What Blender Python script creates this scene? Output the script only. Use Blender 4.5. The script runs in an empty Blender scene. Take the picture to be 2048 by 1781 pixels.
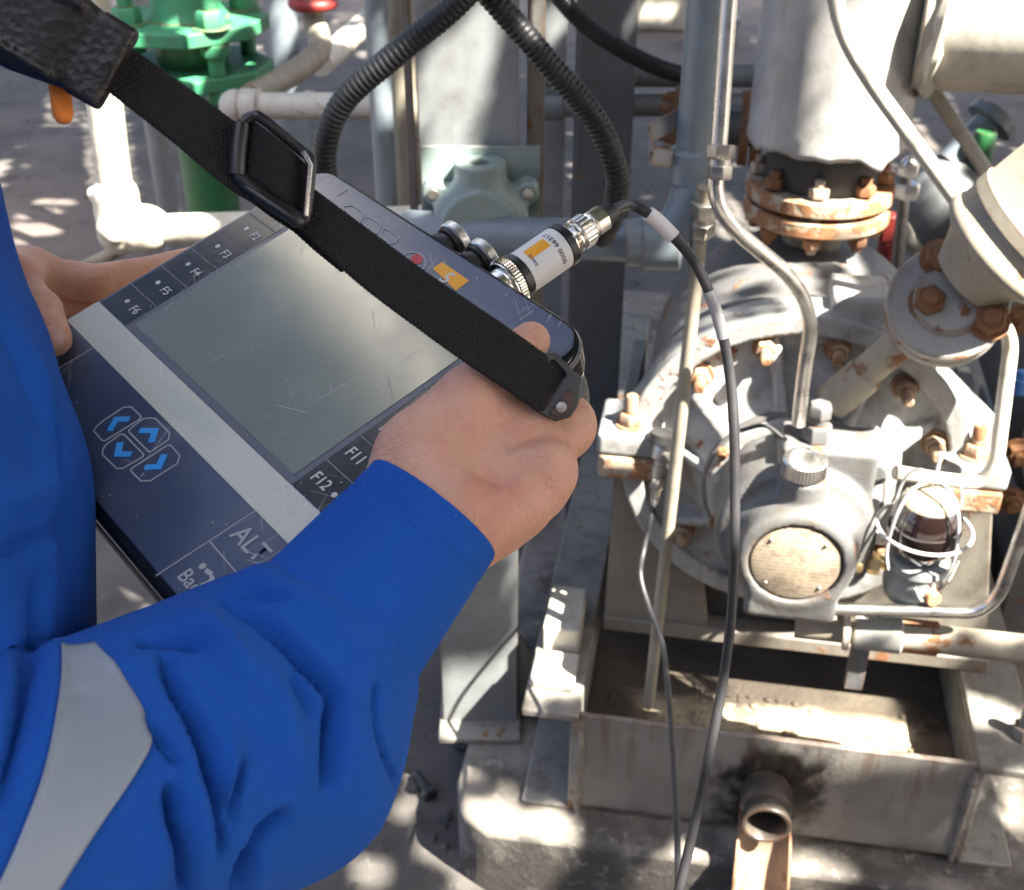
import bpy, bmesh, math, random
import numpy as np
from mathutils import Vector, Matrix, noise as mnoise

scene = bpy.context.scene
col = scene.collection
R_ = math.radians

# ------------------------------------------------------------------ camera
CAM_H = 1.60
PITCH = R_(32.0)
FPX = 2400.0                       # focal length in photo pixels (photo 2048 x 1781)
cam_d = bpy.data.cameras.new('camera')
cam = bpy.data.objects.new('camera', cam_d)
col.objects.link(cam)
cam.location = (0, 0, CAM_H)
cam.rotation_euler = (R_(90) - PITCH, 0, 0)
cam_d.sensor_width = 36.0
cam_d.sensor_fit = 'HORIZONTAL'
cam_d.lens = FPX * 36.0 / 2048.0
cam_d.clip_start = 0.02
cam_d.clip_end = 400.0
cam_d.dof.use_dof = True
cam_d.dof.focus_distance = 0.68
cam_d.dof.aperture_fstop = 15.0
scene.camera = cam

# ------------------------------------------------------------------ light
SUN = Vector((0.47, -0.36, 0.81)).normalized()      # towards the sun
world = bpy.data.worlds.new('World')
scene.world = world
world.use_nodes = True
wn = world.node_tree
wn.nodes.clear()
sky = wn.nodes.new('ShaderNodeTexSky')
sky.sky_type = 'NISHITA'
sky.sun_disc = False
sky.sun_elevation = math.asin(SUN.z)
sky.sun_rotation = math.atan2(SUN.x, SUN.y)
sky.altitude = 0
sky.air_density = 0.75
sky.dust_density = 7.0
sky.ozone_density = 1.0
bg = wn.nodes.new('ShaderNodeBackground')
bg.inputs['Strength'].default_value = 0.08
wo = wn.nodes.new('ShaderNodeOutputWorld')
wn.links.new(sky.outputs[0], bg.inputs['Color'])
wn.links.new(bg.outputs[0], wo.inputs['Surface'])
sun_d = bpy.data.lights.new('sun', 'SUN')
sun_d.energy = 5.0
sun_d.angle = R_(0.5)
sun_d.color = (1.0, 0.93, 0.82)
sun_o = bpy.data.objects.new('sun', sun_d)
col.objects.link(sun_o)
sun_o.location = SUN * 20
sun_o.rotation_euler = SUN.to_track_quat('Z', 'Y').to_euler()

scene.view_settings.view_transform = 'Standard'
scene.view_settings.look = 'None'
scene.view_settings.exposure = 3.0
scene.view_settings.gamma = 1.0
scene.view_settings.use_curve_mapping = False
scene.render.engine = 'CYCLES'
scene.cycles.use_denoising = True
scene.cycles.max_bounces = 7
scene.cycles.diffuse_bounces = 4
scene.cycles.glossy_bounces = 3
scene.cycles.transmission_bounces = 6
scene.cycles.caustics_reflective = False
scene.cycles.caustics_refractive = False
scene.cycles.sample_clamp_indirect = 6.0

# ------------------------------------------------------------------ places
CP, SP = math.cos(PITCH), math.sin(PITCH)
def ray(x, y):
    """direction (scaled so camera depth = 1) seen at photo pixel x, y"""
    a = (x - 1024.0) / FPX
    b = (890.5 - y) / FPX
    return Vector((a, CP + SP * b, -SP + CP * b))
EYE = Vector((0, 0, CAM_H))
def pd(x, y, t):
    return EYE + ray(x, y) * t
def pz(x, y, z):
    r = ray(x, y)
    return EYE + r * ((z - CAM_H) / r.z)
YAW = R_(10.0)
MU = Vector((math.cos(YAW), -math.sin(YAW), 0))
MV = Vector((math.sin(YAW), math.cos(YAW), 0))
ZZ = Vector((0, 0, 1))
def M(u, v, z):
    return MU * u + MV * v + ZZ * z
def pv(x, y, v):
    r = ray(x, y)
    return EYE + r * (v / r.dot(MV))
def py_(x, y, Y):
    r = ray(x, y)
    return EYE + r * (Y / r.y)
def muv(p):
    return (p.dot(MU), p.dot(MV), p.z)
def rp(wpx, t):
    """radius in metres of something wpx photo pixels wide at camera depth t"""
    return wpx * 0.5 * t / FPX
def depth(p):
    q = p - EYE
    return q.y * CP - q.z * SP

def rot_between(z):
    return Vector(z).to_track_quat('Z', 'Y').to_matrix()
def frame(axis, up=None):
    """three unit vectors x, y, z with z = axis"""
    z = Vector(axis).normalized()
    up = Vector(up) if up is not None else (ZZ if abs(z.z) < 0.95 else Vector((0, 1, 0)))
    x = up.cross(z)
    if x.length < 1e-6:
        x = Vector((1, 0, 0)).cross(z)
    x.normalize()
    return x, z.cross(x), z

# ------------------------------------------------------------------ mesh builder
class MB:
    def __init__(s):
        s.v = []; s.f = []; s.m = []; s.cur = 0
    def add(s, vs, fs):
        n = len(s.v)
        s.v += [Vector(p) for p in vs]
        s.f += [tuple(i + n for i in f) for f in fs]
        s.m += [s.cur] * len(fs)
        return s
    def box(s, c, size, ax=None):
        ex, ey, ez = ax if ax else (Vector((1, 0, 0)), Vector((0, 1, 0)), ZZ)
        hx, hy, hz = size[0] / 2, size[1] / 2, size[2] / 2
        c = Vector(c)
        vs = [c + ex * (hx * i) + ey * (hy * j) + ez * (hz * k) for k in (-1, 1) for j in (-1, 1) for i in (-1, 1)]
        return s.add(vs, [(0, 2, 3, 1), (4, 5, 7, 6), (0, 1, 5, 4), (2, 6, 7, 3), (0, 4, 6, 2), (1, 3, 7, 5)])
    def mbox(s, u0, u1, v0, v1, z0, z1):
        return s.box(M((u0 + u1) / 2, (v0 + v1) / 2, (z0 + z1) / 2), (u1 - u0, v1 - v0, z1 - z0), (MU, MV, ZZ))
    def lathe(s, prof, o, axis, seg=32, up=None, closed=False, a0=0.0, a1=2 * math.pi):
        """prof: (radius, height along the axis) pairs"""
        x, y, z = frame(axis, up)
        o = Vector(o)
        full = abs(a1 - a0 - 2 * math.pi) < 1e-6
        n = seg if full else seg + 1
        vs = []
        for r, h in prof:
            for i in range(n):
                a = a0 + (a1 - a0) * i / seg
                vs.append(o + z * h + (x * math.cos(a) + y * math.sin(a)) * r)
        fs = []
        k = len(prof)
        for j in range(k if closed else k - 1):
            j2 = (j + 1) % k
            for i in range(seg):
                i2 = (i + 1) % n
                fs.append((j * n + i, j * n + i2, j2 * n + i2, j2 * n + i))
        s.add(vs, fs)
        if not closed and full:
            b = len(s.v) - k * n
            if prof[0][0] > 1e-5:
                s.f.append(tuple(b + i for i in range(n - 1, -1, -1))); s.m.append(s.cur)
            if prof[-1][0] > 1e-5:
                s.f.append(tuple(b + (k - 1) * n + i for i in range(n))); s.m.append(s.cur)
        return s
    def cyl(s, p0, p1, r0, r1=None, seg=24):
        p0, p1 = Vector(p0), Vector(p1)
        r1 = r0 if r1 is None else r1
        return s.lathe([(r0, 0), (r1, (p1 - p0).length)], p0, p1 - p0, seg)
    def prism(s, poly, o, ex, ey, d):
        """extrude a 2-D polygon (ex, ey) by the vector d"""
        o = Vector(o); d = Vector(d); n = len(poly)
        a = [o + ex * p[0] + ey * p[1] for p in poly]
        vs = a + [p + d for p in a]
        fs = [(i, (i + 1) % n, n + (i + 1) % n, n + i) for i in range(n)]
        fs += [tuple(range(n - 1, -1, -1)), tuple(range(n, 2 * n))]
        return s.add(vs, fs)
    def tube(s, path, r, seg=12, caps=True, rad=None):
        path = [Vector(p) for p in path]
        n = len(path)
        rs = rad if rad else [r] * n
        tg = []
        for i in range(n):
            t = path[min(i + 1, n - 1)] - path[max(i - 1, 0)]
            tg.append(t.normalized())
        x, y, _ = frame(tg[0])
        vs = []
        for i in range(n):
            z = tg[i]
            x = (x - z * x.dot(z)).normalized()
            y = z.cross(x)
            for k in range(seg):
                a = 2 * math.pi * k / seg
                vs.append(path[i] + (x * math.cos(a) + y * math.sin(a)) * rs[i])
        fs = []
        for i in range(n - 1):
            for k in range(seg):
                k2 = (k + 1) % seg
                fs.append((i * seg + k, i * seg + k2, (i + 1) * seg + k2, (i + 1) * seg + k))
        if caps:
            fs.append(tuple(range(seg - 1, -1, -1)))
            fs.append(tuple((n - 1) * seg + k for k in range(seg)))
        return s.add(vs, fs)
    def sphere(s, c, r, seg=20, rings=12, sc=(1, 1, 1), ax=None):
        c = Vector(c)
        ex, ey, ez = ax if ax else (Vector((1, 0, 0)), Vector((0, 1, 0)), ZZ)
        vs = [c - ez * r * sc[2]]
        for j in range(1, rings):
            th = -math.pi / 2 + math.pi * j / rings
            for i in range(seg):
                a = 2 * math.pi * i / seg
                vs.append(c + ex * (r * sc[0] * math.cos(th) * math.cos(a)) + ey * (r * sc[1] * math.cos(th) * math.sin(a)) + ez * (r * sc[2] * math.sin(th)))
        vs.append(c + ez * r * sc[2])
        fs = [(0, 1 + (i + 1) % seg, 1 + i) for i in range(seg)]
        for j in range(rings - 2):
            b = 1 + j * seg
            for i in range(seg):
                fs.append((b + i, b + (i + 1) % seg, b + seg + (i + 1) % seg, b + seg + i))
        b = 1 + (rings - 2) * seg
        fs += [(b + i, b + (i + 1) % seg, len(vs) - 1) for i in range(seg)]
        return s.add(vs, fs)
    def hexnut(s, p0, axis, r, h, rot=0.0, chamfer=0.85):
        x, y, z = frame(axis)
        p0 = Vector(p0)
        rings = [(r, 0), (r, h * 0.82), (r * chamfer, h)]
        vs = []
        for rr, hh in rings:
            for i in range(6):
                a = rot + math.pi / 3 * i
                vs.append(p0 + z * hh + (x * math.cos(a) + y * math.sin(a)) * rr)
        fs = [(j * 6 + i, j * 6 + (i + 1) % 6, (j + 1) * 6 + (i + 1) % 6, (j + 1) * 6 + i) for j in range(2) for i in range(6)]
        fs += [tuple(range(5, -1, -1)), tuple(range(12, 18))]
        return s.add(vs, fs)
    def build(s, name, mat, parent=None, smooth=40, bevel=0.0, bseg=2, label=None, org=None, jitter=0.0):
        if org is None:
            org = root_of(parent).location if parent is not None else Vector((0, 0, 0))
        me = bpy.data.meshes.new(name)
        me.from_pydata([p - org for p in s.v], [], s.f)
        mats = mat if isinstance(mat, (list, tuple)) else [mat]
        for m in mats:
            me.materials.append(m)
        if len(mats) > 1:
            me.polygons.foreach_set('material_index', s.m)
        bm = bmesh.new(); bm.from_mesh(me)
        bmesh.ops.recalc_face_normals(bm, faces=bm.faces)
        bm.to_mesh(me); bm.free()
        if smooth:
            me.polygons.foreach_set('use_smooth', [True] * len(me.polygons))
            me.set_sharp_from_angle(angle=R_(smooth))
        me.update()
        o = bpy.data.objects.new(name, me)
        col.objects.link(o)
        if parent is not None:
            o.parent = parent
        else:
            o.location = org
        if bevel > 0:
            b = o.modifiers.new('bevel', 'BEVEL')
            b.width = bevel; b.segments = bseg; b.limit_method = 'ANGLE'; b.angle_limit = R_(42)
            b.harden_normals = False
        if label:
            o['label'] = label
        return o

def root_of(o):
    while o.parent is not None:
        o = o.parent
    return o
def tag(o, label=None, cat=None, group=None, kind=None):
    if label: o['label'] = label
    if cat: o['category'] = cat
    if group: o['group'] = group
    if kind: o['kind'] = kind
    return o
def thing(name, label, cat, loc, group=None):
    o = bpy.data.objects.new(name, None)
    o.empty_display_size = 0.05
    col.objects.link(o)
    o.location = Vector(loc)
    return tag(o, label, cat, group)

def catmull(pts, n=8):
    P = [Vector(p) for p in pts]
    P = [P[0] * 2 - P[1]] + P + [P[-1] * 2 - P[-2]]
    out = []
    for i in range(1, len(P) - 2):
        a, b, c, d = P[i - 1], P[i], P[i + 1], P[i + 2]
        for k in range(n):
            t = k / n
            out.append(0.5 * ((2 * b) + (c - a) * t + (2 * a - 5 * b + 4 * c - d) * t * t + (3 * b - a - 3 * c + d) * t ** 3))
    out.append(P[-2].copy())
    return out
def fillet(pts, rad, n=7):
    """polyline with rounded corners (bent tube)"""
    P = [Vector(p) for p in pts]
    out = [P[0]]
    for i in range(1, len(P) - 1):
        a, b, c = P[i - 1], P[i], P[i + 1]
        d = min(rad, (a - b).length * 0.48, (c - b).length * 0.48)
        p, q = b + (a - b).normalized() * d, b + (c - b).normalized() * d
        for k in range(n + 1):
            t = k / n
            out.append(p * (1 - t) ** 2 + b * (2 * t * (1 - t)) + q * t * t)
    out.append(P[-1])
    return out

# ------------------------------------------------------------------ signed-distance modelling (castings, cloth, body)
def smin(a, b, k):
    h = np.clip(0.5 + 0.5 * (b - a) / k, 0, 1)
    return b * (1 - h) + a * h - k * h * (1 - h)
def smax(a, b, k):
    return -smin(-a, -b, k)
def sd_capsule(P, a, b, ra, rb):
    a = np.array(a); b = np.array(b)
    ab = b - a
    t = np.clip((P - a) @ ab / max(ab @ ab, 1e-9), 0, 1)
    d = np.linalg.norm(P - (a + t[:, None] * ab), axis=1)
    return d - (ra + (rb - ra) * t)
def sd_ellipsoid(P, c, r, ax=None):
    q = P - np.array(c)
    if ax is not None:
        q = q @ np.array([list(a) for a in ax]).T
    r = np.array(r)
    k0 = np.linalg.norm(q / r, axis=1)
    k1 = np.linalg.norm(q / (r * r), axis=1)
    return k0 * (k0 - 1.0) / np.maximum(k1, 1e-9)
def sd_chain(P, pts, rad, k=0.0):
    d = None
    for i in range(len(pts) - 1):
        e = sd_capsule(P, pts[i], pts[i + 1], rad[i], rad[i + 1])
        d = e if d is None else (smin(d, e, k) if k > 0 else np.minimum(d, e))
    return d
def surface_nets(fn, lo, hi, h, block=8):
    lo = np.array(lo, float); hi = np.array(hi, float)
    n = np.ceil((hi - lo) / h).astype(int) + 1
    nb = np.ceil(n / block).astype(int)
    n = nb * block + 1
    F = np.full(n, 1.0, np.float32)
    known = np.zeros(n, bool)
    bi = np.stack(np.meshgrid(*[np.arange(k) for k in nb], indexing='ij'), -1).reshape(-1, 3)
    cen = lo + (bi * block + block / 2) * h
    dc = fn(cen)
    keep = np.abs(dc) < h * block * 1.25
    for b, d in zip(bi[~keep], dc[~keep]):
        x, y, z = b * block
        F[x:x + block + 1, y:y + block + 1, z:z + block + 1] = 1.0 if d > 0 else -1.0
    kb = bi[keep]
    off = np.stack(np.meshgrid(*[np.arange(block + 1)] * 3, indexing='ij'), -1).reshape(-1, 3)
    for s in range(0, len(kb), 400):
        bb = kb[s:s + 400]
        idx = (bb[:, None, :] * block + off[None]).reshape(-1, 3)
        val = fn(lo + idx * h)
        F[idx[:, 0], idx[:, 1], idx[:, 2]] = val
    neg = F < 0
    c = np.zeros(tuple(n - 1), np.int8)
    for i in (0, 1):
        for j in (0, 1):
            for k in (0, 1):
                c += neg[i:n[0] - 1 + i, j:n[1] - 1 + j, k:n[2] - 1 + k]
    act = np.argwhere((c > 0) & (c < 8))
    vid = np.full(tuple(n - 1), -1, np.int32)
    vid[act[:, 0], act[:, 1], act[:, 2]] = np.arange(len(act))
    acc = np.zeros((len(act), 3)); cnt = np.zeros(len(act))
    corners = [(i, j, k) for i in (0, 1) for j in (0, 1) for k in (0, 1)]
    for a in range(8):
        for b in range(a + 1, 8):
            ca, cb = np.array(corners[a]), np.array(corners[b])
            if np.abs(ca - cb).sum() != 1: continue
            fa = F[act[:, 0] + ca[0], act[:, 1] + ca[1], act[:, 2] + ca[2]]
            fb = F[act[:, 0] + cb[0], act[:, 1] + cb[1], act[:, 2] + cb[2]]
            m = (fa < 0) != (fb < 0)
            t = np.where(m, fa / np.where(m, fa - fb, 1), 0)
            acc[m] += (ca + t[:, None] * (cb - ca))[m]
            cnt[m] += 1
    V = lo + (act + acc / cnt[:, None]) * h
    quads = []
    for ax in range(3):
        sl0 = [slice(None)] * 3; sl1 = [slice(None)] * 3
        sl0[ax] = slice(0, -1); sl1[ax] = slice(1, None)
        ch = np.argwhere(neg[tuple(sl0)] != neg[tuple(sl1)])
        o1, o2 = [(1, 2), (2, 0), (0, 1)][ax]
        ok = (ch[:, o1] > 0) & (ch[:, o2] > 0) & (ch[:, o1] < n[o1] - 1) & (ch[:, o2] < n[o2] - 1)
        ch = ch[ok]
        def g(d1, d2):
            q = ch.copy(); q[:, o1] -= d1; q[:, o2] -= d2
            return vid[q[:, 0], q[:, 1], q[:, 2]]
        qd = np.stack([g(1, 1), g(0, 1), g(0, 0), g(1, 0)], 1)
        fl = ~neg[tuple(ch.T)]
        qd[fl] = qd[fl][:, ::-1]
        quads.append(qd)
    Q = np.concatenate(quads)
    Q = Q[(Q >= 0).all(1)]
    return V, Q
def sdf_object(name, fn, lo, hi, h, mat, parent=None, relax=1, label=None, disp=None):
    V, Q = surface_nets(fn, lo, hi, h)
    V = project_sdf(fn, V, h, relax)
    if disp is not None:
        V = disp(V)
    org = root_of(parent).location if parent is not None else Vector((0, 0, 0))
    me = bpy.data.meshes.new(name)
    me.from_pydata((V - np.array(org)).tolist(), [], Q.tolist())
    me.materials.append(mat)
    me.polygons.foreach_set('use_smooth', [True] * len(me.polygons))
    me.update()
    o = bpy.data.objects.new(name, me)
    col.objects.link(o)
    if parent is not None: o.parent = parent
    if label: o['label'] = label
    return o
def sdf_normal(fn, V, e):
    g = np.stack([fn(V + np.eye(3)[i] * e) - fn(V - np.eye(3)[i] * e) for i in range(3)], 1)
    return g / np.maximum(np.linalg.norm(g, axis=1, keepdims=True), 1e-9)
def project_sdf(fn, V, h, it):
    for _ in range(it):
        d = fn(V)
        V = V - sdf_normal(fn, V, h * 0.5) * np.clip(d, -h, h)[:, None]
    return V
def sdf_hit(fn, x, y, t0=0.15, t1=1.2):
    """first point of the shape seen at photo pixel x, y"""
    r = ray(x, y); L = r.length
    t = t0
    for _ in range(160):
        p = EYE + r * t
        d = float(fn(np.array([list(p)]))[0])
        if d < 0.0004: return p
        t += max(d * 0.7, 0.0004) / L
        if t > t1: break
    return None
def sdf_hits(fn, xy, t0=0.15, t1=1.3):
    """vectorised first hits for an array of photo pixels; nan where missed"""
    D = np.array([list(ray(x, y)) for x, y in xy])
    L = np.linalg.norm(D, axis=1)
    t = np.full(len(D), t0)
    E = np.array(list(EYE))
    for _ in range(140):
        d = fn(E + D * t[:, None])
        t += np.where(d < 0.0003, 0, np.maximum(d * 0.7, 0.0003)) / L
        t = np.minimum(t, t1 + 0.01)
    P = E + D * t[:, None]
    P[t > t1] = np.nan
    return P
# ------------------------------------------------------------------ materials
def lin(h):
    """'#rrggbb' -> linear rgb"""
    c = [int(h[i:i + 2], 16) / 255 for i in (1, 3, 5)]
    return tuple(x / 12.92 if x <= 0.04045 else ((x + 0.055) / 1.055) ** 2.4 for x in c)
class NT:
    def __init__(s, name):
        s.m = bpy.data.materials.new(name)
        s.m.use_nodes = True
        s.t = s.m.node_tree
        s.t.nodes.clear()
        s.out = s.n('ShaderNodeOutputMaterial')
        s.p = s.n('ShaderNodeBsdfPrincipled')
        s.l(s.p.outputs[0], s.out.inputs[0])
        s.tc = s.n('ShaderNodeTexCoord').outputs['Object']
    def n(s, k, **kw):
        nd = s.t.nodes.new(k)
        for a, b in kw.items(): setattr(nd, a, b)
        return nd
    def l(s, a, b): s.t.links.new(a, b)
    def put(s, sock, v):
        if hasattr(v, 'is_linked') or isinstance(v, bpy.types.NodeSocket): s.l(v, sock)
        elif isinstance(v, (tuple, list)) and len(v) == 3 and sock.type == 'RGBA': sock.default_value = (*v, 1)
        else: sock.default_value = v
    def noise(s, scale, detail=4, rough=0.6, co=None, dist=0.0):
        nd = s.n('ShaderNodeTexNoise')
        nd.inputs['Scale'].default_value = scale
        nd.inputs['Detail'].default_value = detail
        nd.inputs['Roughness'].default_value = rough
        nd.inputs['Distortion'].default_value = dist
        s.l(co if co is not None else s.tc, nd.inputs['Vector'])
        return nd.outputs['Fac']
    def vor(s, scale, co=None, feature='F1'):
        nd = s.n('ShaderNodeTexVoronoi', feature=feature)
        nd.inputs['Scale'].default_value = scale
        s.l(co if co is not None else s.tc, nd.inputs['Vector'])
        return nd.outputs['Distance']
    def step(s, v, a, b, lo=0.0, hi=1.0):
        nd = s.n('ShaderNodeMapRange')
        nd.interpolation_type = 'SMOOTHSTEP'
        for i, q in enumerate((v, a, b, lo, hi)): s.put(nd.inputs[i], q)
        return nd.outputs[0]
    def math(s, op, a, b=0.0):
        nd = s.n('ShaderNodeMath', operation=op)
        s.put(nd.inputs[0], a); s.put(nd.inputs[1], b)
        return nd.outputs[0]
    def mix(s, f, a, b, blend='MIX'):
        nd = s.n('ShaderNodeMix', data_type='RGBA', blend_type=blend)
        s.put(nd.inputs[0], f); s.put(nd.inputs[6], a); s.put(nd.inputs[7], b)
        return nd.outputs[2]
    def scale(s, v, xyz=(1, 1, 1), rot=(0, 0, 0)):
        nd = s.n('ShaderNodeMapping')
        s.l(v, nd.inputs[0])
        nd.inputs['Scale'].default_value = xyz
        nd.inputs['Rotation'].default_value = rot
        return nd.outputs[0]
    def xyz(s, v=None):
        nd = s.n('ShaderNodeSeparateXYZ')
        s.l(v if v is not None else s.tc, nd.inputs[0])
        return nd.outputs
    def bump(s, h, strength=0.3, dist=0.002):
        nd = s.n('ShaderNodeBump')
        nd.inputs['Strength'].default_value = strength
        nd.inputs['Distance'].default_value = dist
        s.put(nd.inputs['Height'], h)
        return nd.outputs[0]
    def edge(s, radius=0.004):
        b = s.n('ShaderNodeBevel', samples=4)
        b.inputs['Radius'].default_value = radius
        g = s.n('ShaderNodeNewGeometry')
        d = s.n('ShaderNodeVectorMath', operation='DOT_PRODUCT')
        s.l(b.outputs[0], d.inputs[0]); s.l(g.outputs['Normal'], d.inputs[1])
        return s.math('SUBTRACT', 1.0, d.outputs['Value'])
    def set(s, **kw):
        for k, v in kw.items():
            s.put(s.p.inputs[{'color': 'Base Color', 'rough': 'Roughness', 'metal': 'Metallic', 'normal': 'Normal', 'spec': 'Specular IOR Level', 'coat': 'Coat Weight', 'coatr': 'Coat Roughness', 'sheen': 'Sheen Weight', 'trans': 'Transmission Weight', 'ior': 'IOR', 'sss': 'Subsurface Weight', 'alpha': 'Alpha', 'aniso': 'Anisotropic'}[k]], v)
        return s
RUST_A, RUST_B = (0.13, 0.048, 0.02), (0.27, 0.135, 0.06)
def paint(name, c, rust=0.25, rough=0.5, dirt=0.35, edge=0.5, grain=1.0, bump=0.25, dirtc=(0.10, 0.085, 0.065), scale=1.0, rusta=None, rustb=None):
    """brush-painted steel with rust at edges and in blotches, and grime"""
    t = NT(name)
    n1 = t.noise(9 * scale, 6, 0.62)
    n2 = t.noise(38 * scale, 5, 0.65)
    n3 = t.noise(170, 3, 0.6)
    base = t.mix(t.step(n1, 0.3, 0.75), tuple(x * 0.82 for x in c), tuple(min(x * 1.10, 0.9) for x in c))
    dm = t.math('MULTIPLY', t.step(n2, 0.42, 0.72), t.step(n1, 0.62, 0.36))
    base = t.mix(t.math('MULTIPLY', dm, dirt), base, dirtc)
    stk = t.noise(1.0, 4, 0.6, t.scale(t.tc, (34, 34, 3.2)))
    base = t.mix(t.math('MULTIPLY', t.math('MULTIPLY', t.step(stk, 0.50, 0.70), t.step(n1, 0.36, 0.60)), dirt * 0.9), base, tuple(0.45 * x + 0.4 * y for x, y in zip(dirtc, c)))
    speck = t.step(t.vor(60 * scale), 0.10, 0.03)
    base = t.mix(t.math('MULTIPLY', speck, t.math('MULTIPLY', t.step(n1, 0.5, 0.6), 0.6 * min(1, rust * 3))), base, RUST_A)
    rm = t.step(t.math('ADD', t.math('MULTIPLY', n2, 0.55), t.math('MULTIPLY', n1, 0.55)), 0.745 - 0.36 * rust, 0.80 - 0.33 * rust)
    if edge > 0:
        e = t.edge(0.008)
        em = t.step(t.math('ADD', t.math('MULTIPLY', e, 2.0), t.math('MULTIPLY', n2, 0.75)), 0.80 - 0.25 * edge, 0.92 - 0.2 * edge)
        em = t.math('MULTIPLY', em, t.step(e, 0.015, 0.09))
        rm = t.math('MAXIMUM', rm, em)
    rc = t.mix(n3, rusta or RUST_A, rustb or RUST_B)
    t.set(color=t.mix(rm, base, rc), rough=t.mix(rm, (rough,) * 3, (0.85,) * 3))
    hgt = t.math('ADD', t.math('MULTIPLY', n2, 0.5), t.math('ADD', t.math('MULTIPLY', n3, 0.3 * grain), t.math('MULTIPLY', rm, 0.4)))
    t.set(normal=t.bump(hgt, bump, 0.0025))
    return t.m
def metal(name, c, rough=0.3, dirt=0.2, scratch=0.0, bump=0.06):
    t = NT(name)
    n1 = t.noise(30, 5); n2 = t.noise(220, 3)
    t.set(color=t.mix(t.math('MULTIPLY', t.step(n1, 0.45, 0.75), dirt), c, (0.12, 0.09, 0.06)), metal=1.0,
          rough=t.step(n1, 0.25, 0.8, rough * 0.7, rough * 1.5), normal=t.bump(n2, bump, 0.001))
    return t.m
def plain(name, c, rough=0.5, var=0.15, bump=0.05, scale=60, **kw):
    t = NT(name)
    n1 = t.noise(scale, 4); n2 = t.noise(scale * 8, 2)
    t.set(color=t.mix(n1, tuple(x * (1 - var) for x in c), tuple(min(1, x * (1 + var)) for x in c)), rough=t.step(n1, 0.3, 0.7, max(0.02, rough * 0.85), min(1, rough * 1.15)),
          normal=t.bump(n2, bump, 0.0008), **kw)
    return t.m

m_grey = paint('grey_paint', (0.185, 0.20, 0.205), 0.16, 0.42, 0.5, 0.6)
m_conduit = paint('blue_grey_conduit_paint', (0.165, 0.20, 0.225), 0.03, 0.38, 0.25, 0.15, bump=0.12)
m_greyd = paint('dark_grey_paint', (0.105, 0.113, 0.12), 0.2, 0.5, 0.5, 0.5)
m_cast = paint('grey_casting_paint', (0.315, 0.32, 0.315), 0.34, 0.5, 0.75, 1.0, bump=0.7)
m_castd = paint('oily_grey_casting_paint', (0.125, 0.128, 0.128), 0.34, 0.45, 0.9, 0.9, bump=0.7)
m_cream = paint('cream_paint', (0.52, 0.49, 0.42), 0.18, 0.5, 0.5, 0.6)
m_creamd = paint('weathered_cream_paint', (0.30, 0.27, 0.21), 0.28, 0.6, 0.6, 0.4)
m_white = paint('white_pipe_paint', (0.60, 0.56, 0.46), 0.08, 0.5, 0.25, 0.15, bump=0.5)
m_silver = paint('aluminium_paint', (0.55, 0.55, 0.54), 0.08, 0.38, 0.35, 0.3)
m_skid = paint('worn_skid_paint', (0.235, 0.228, 0.205), 0.28, 0.6, 0.9, 0.9, bump=0.5)
m_rust = paint('rusty_steel', (0.17, 0.085, 0.045), 0.7, 0.8, 0.5, 0.6, bump=0.8)
m_rustpale = paint('pale_rusty_paint', (0.36, 0.25, 0.165), 0.5, 0.7, 0.4, 0.8, bump=0.7)
m_flange = paint('rust_streaked_flange_paint', (0.42, 0.35, 0.26), 0.68, 0.6, 0.4, 1.0, bump=0.6, rusta=(0.20, 0.075, 0.03), rustb=(0.38, 0.20, 0.095))
m_green = paint('green_valve_paint', (0.04, 0.24, 0.115), 0.2, 0.6, 0.6, 0.6)
m_greend = paint('dark_green_paint', (0.02, 0.125, 0.04), 0.06, 0.45, 0.3, 0.3)
m_red = paint('red_handwheel_paint', (0.30, 0.03, 0.025), 0.2, 0.5, 0.5, 0.4)
m_box = paint('pale_green_grey_paint', (0.215, 0.275, 0.26), 0.06, 0.4, 0.2, 0.25, bump=0.2)
m_coup = paint('grey_coupling_paint', (0.27, 0.275, 0.255), 0.15, 0.5, 0.5, 0.5)
m_stub = paint('pale_grey_stub_paint', (0.31, 0.30, 0.275), 0.34, 0.55, 0.6, 1.0, bump=0.5)
m_oily = paint('oily_black_iron', (0.060, 0.052, 0.045), 0.35, 0.35, 0.9, 0.6)
m_oilb = paint('blue_grey_oiler_paint', (0.30, 0.33, 0.335), 0.08, 0.4, 0.5, 0.4)
m_dark = plain('dark_steel', (0.03, 0.03, 0.03), 0.6, 0.4, 0.3)
m_steel = metal('stainless_steel_tube', (0.68, 0.66, 0.62), 0.30, 0.12)
m_steeld = metal('dull_steel', (0.42, 0.40, 0.37), 0.42, 0.45)
m_nickel = metal('nickel_plating', (0.86, 0.83, 0.76), 0.24, 0.08)
m_rubber = plain('black_rubber', (0.022, 0.022, 0.024), 0.42, 0.3, 0.15, 90)
m_hose = plain('black_corrugated_hose', (0.013, 0.014, 0.016), 0.42, 0.3, 0.1, 60, spec=0.3)
m_blackplastic = plain('black_plastic', (0.018, 0.018, 0.020), 0.33, 0.2, 0.1, 120)
m_glossblack = plain('glossy_black_plastic', (0.012, 0.012, 0.014), 0.13, 0.2, 0.03, 120)
m_orange = plain('orange_foam', (1.0, 0.27, 0.035), 0.7, 0.1, 0.3, 60)
m_cable = plain('black_cable_jacket', (0.030, 0.030, 0.033), 0.42, 0.2, 0.06, 60)
m_tape = plain('white_tape', (0.72, 0.69, 0.66), 0.5, 0.1, 0.1, 60)
m_brass = metal('brass', (0.75, 0.55, 0.28), 0.3, 0.3)
m_copper = plain('copper_plug', (0.55, 0.24, 0.12), 0.5, 0.2)

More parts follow.
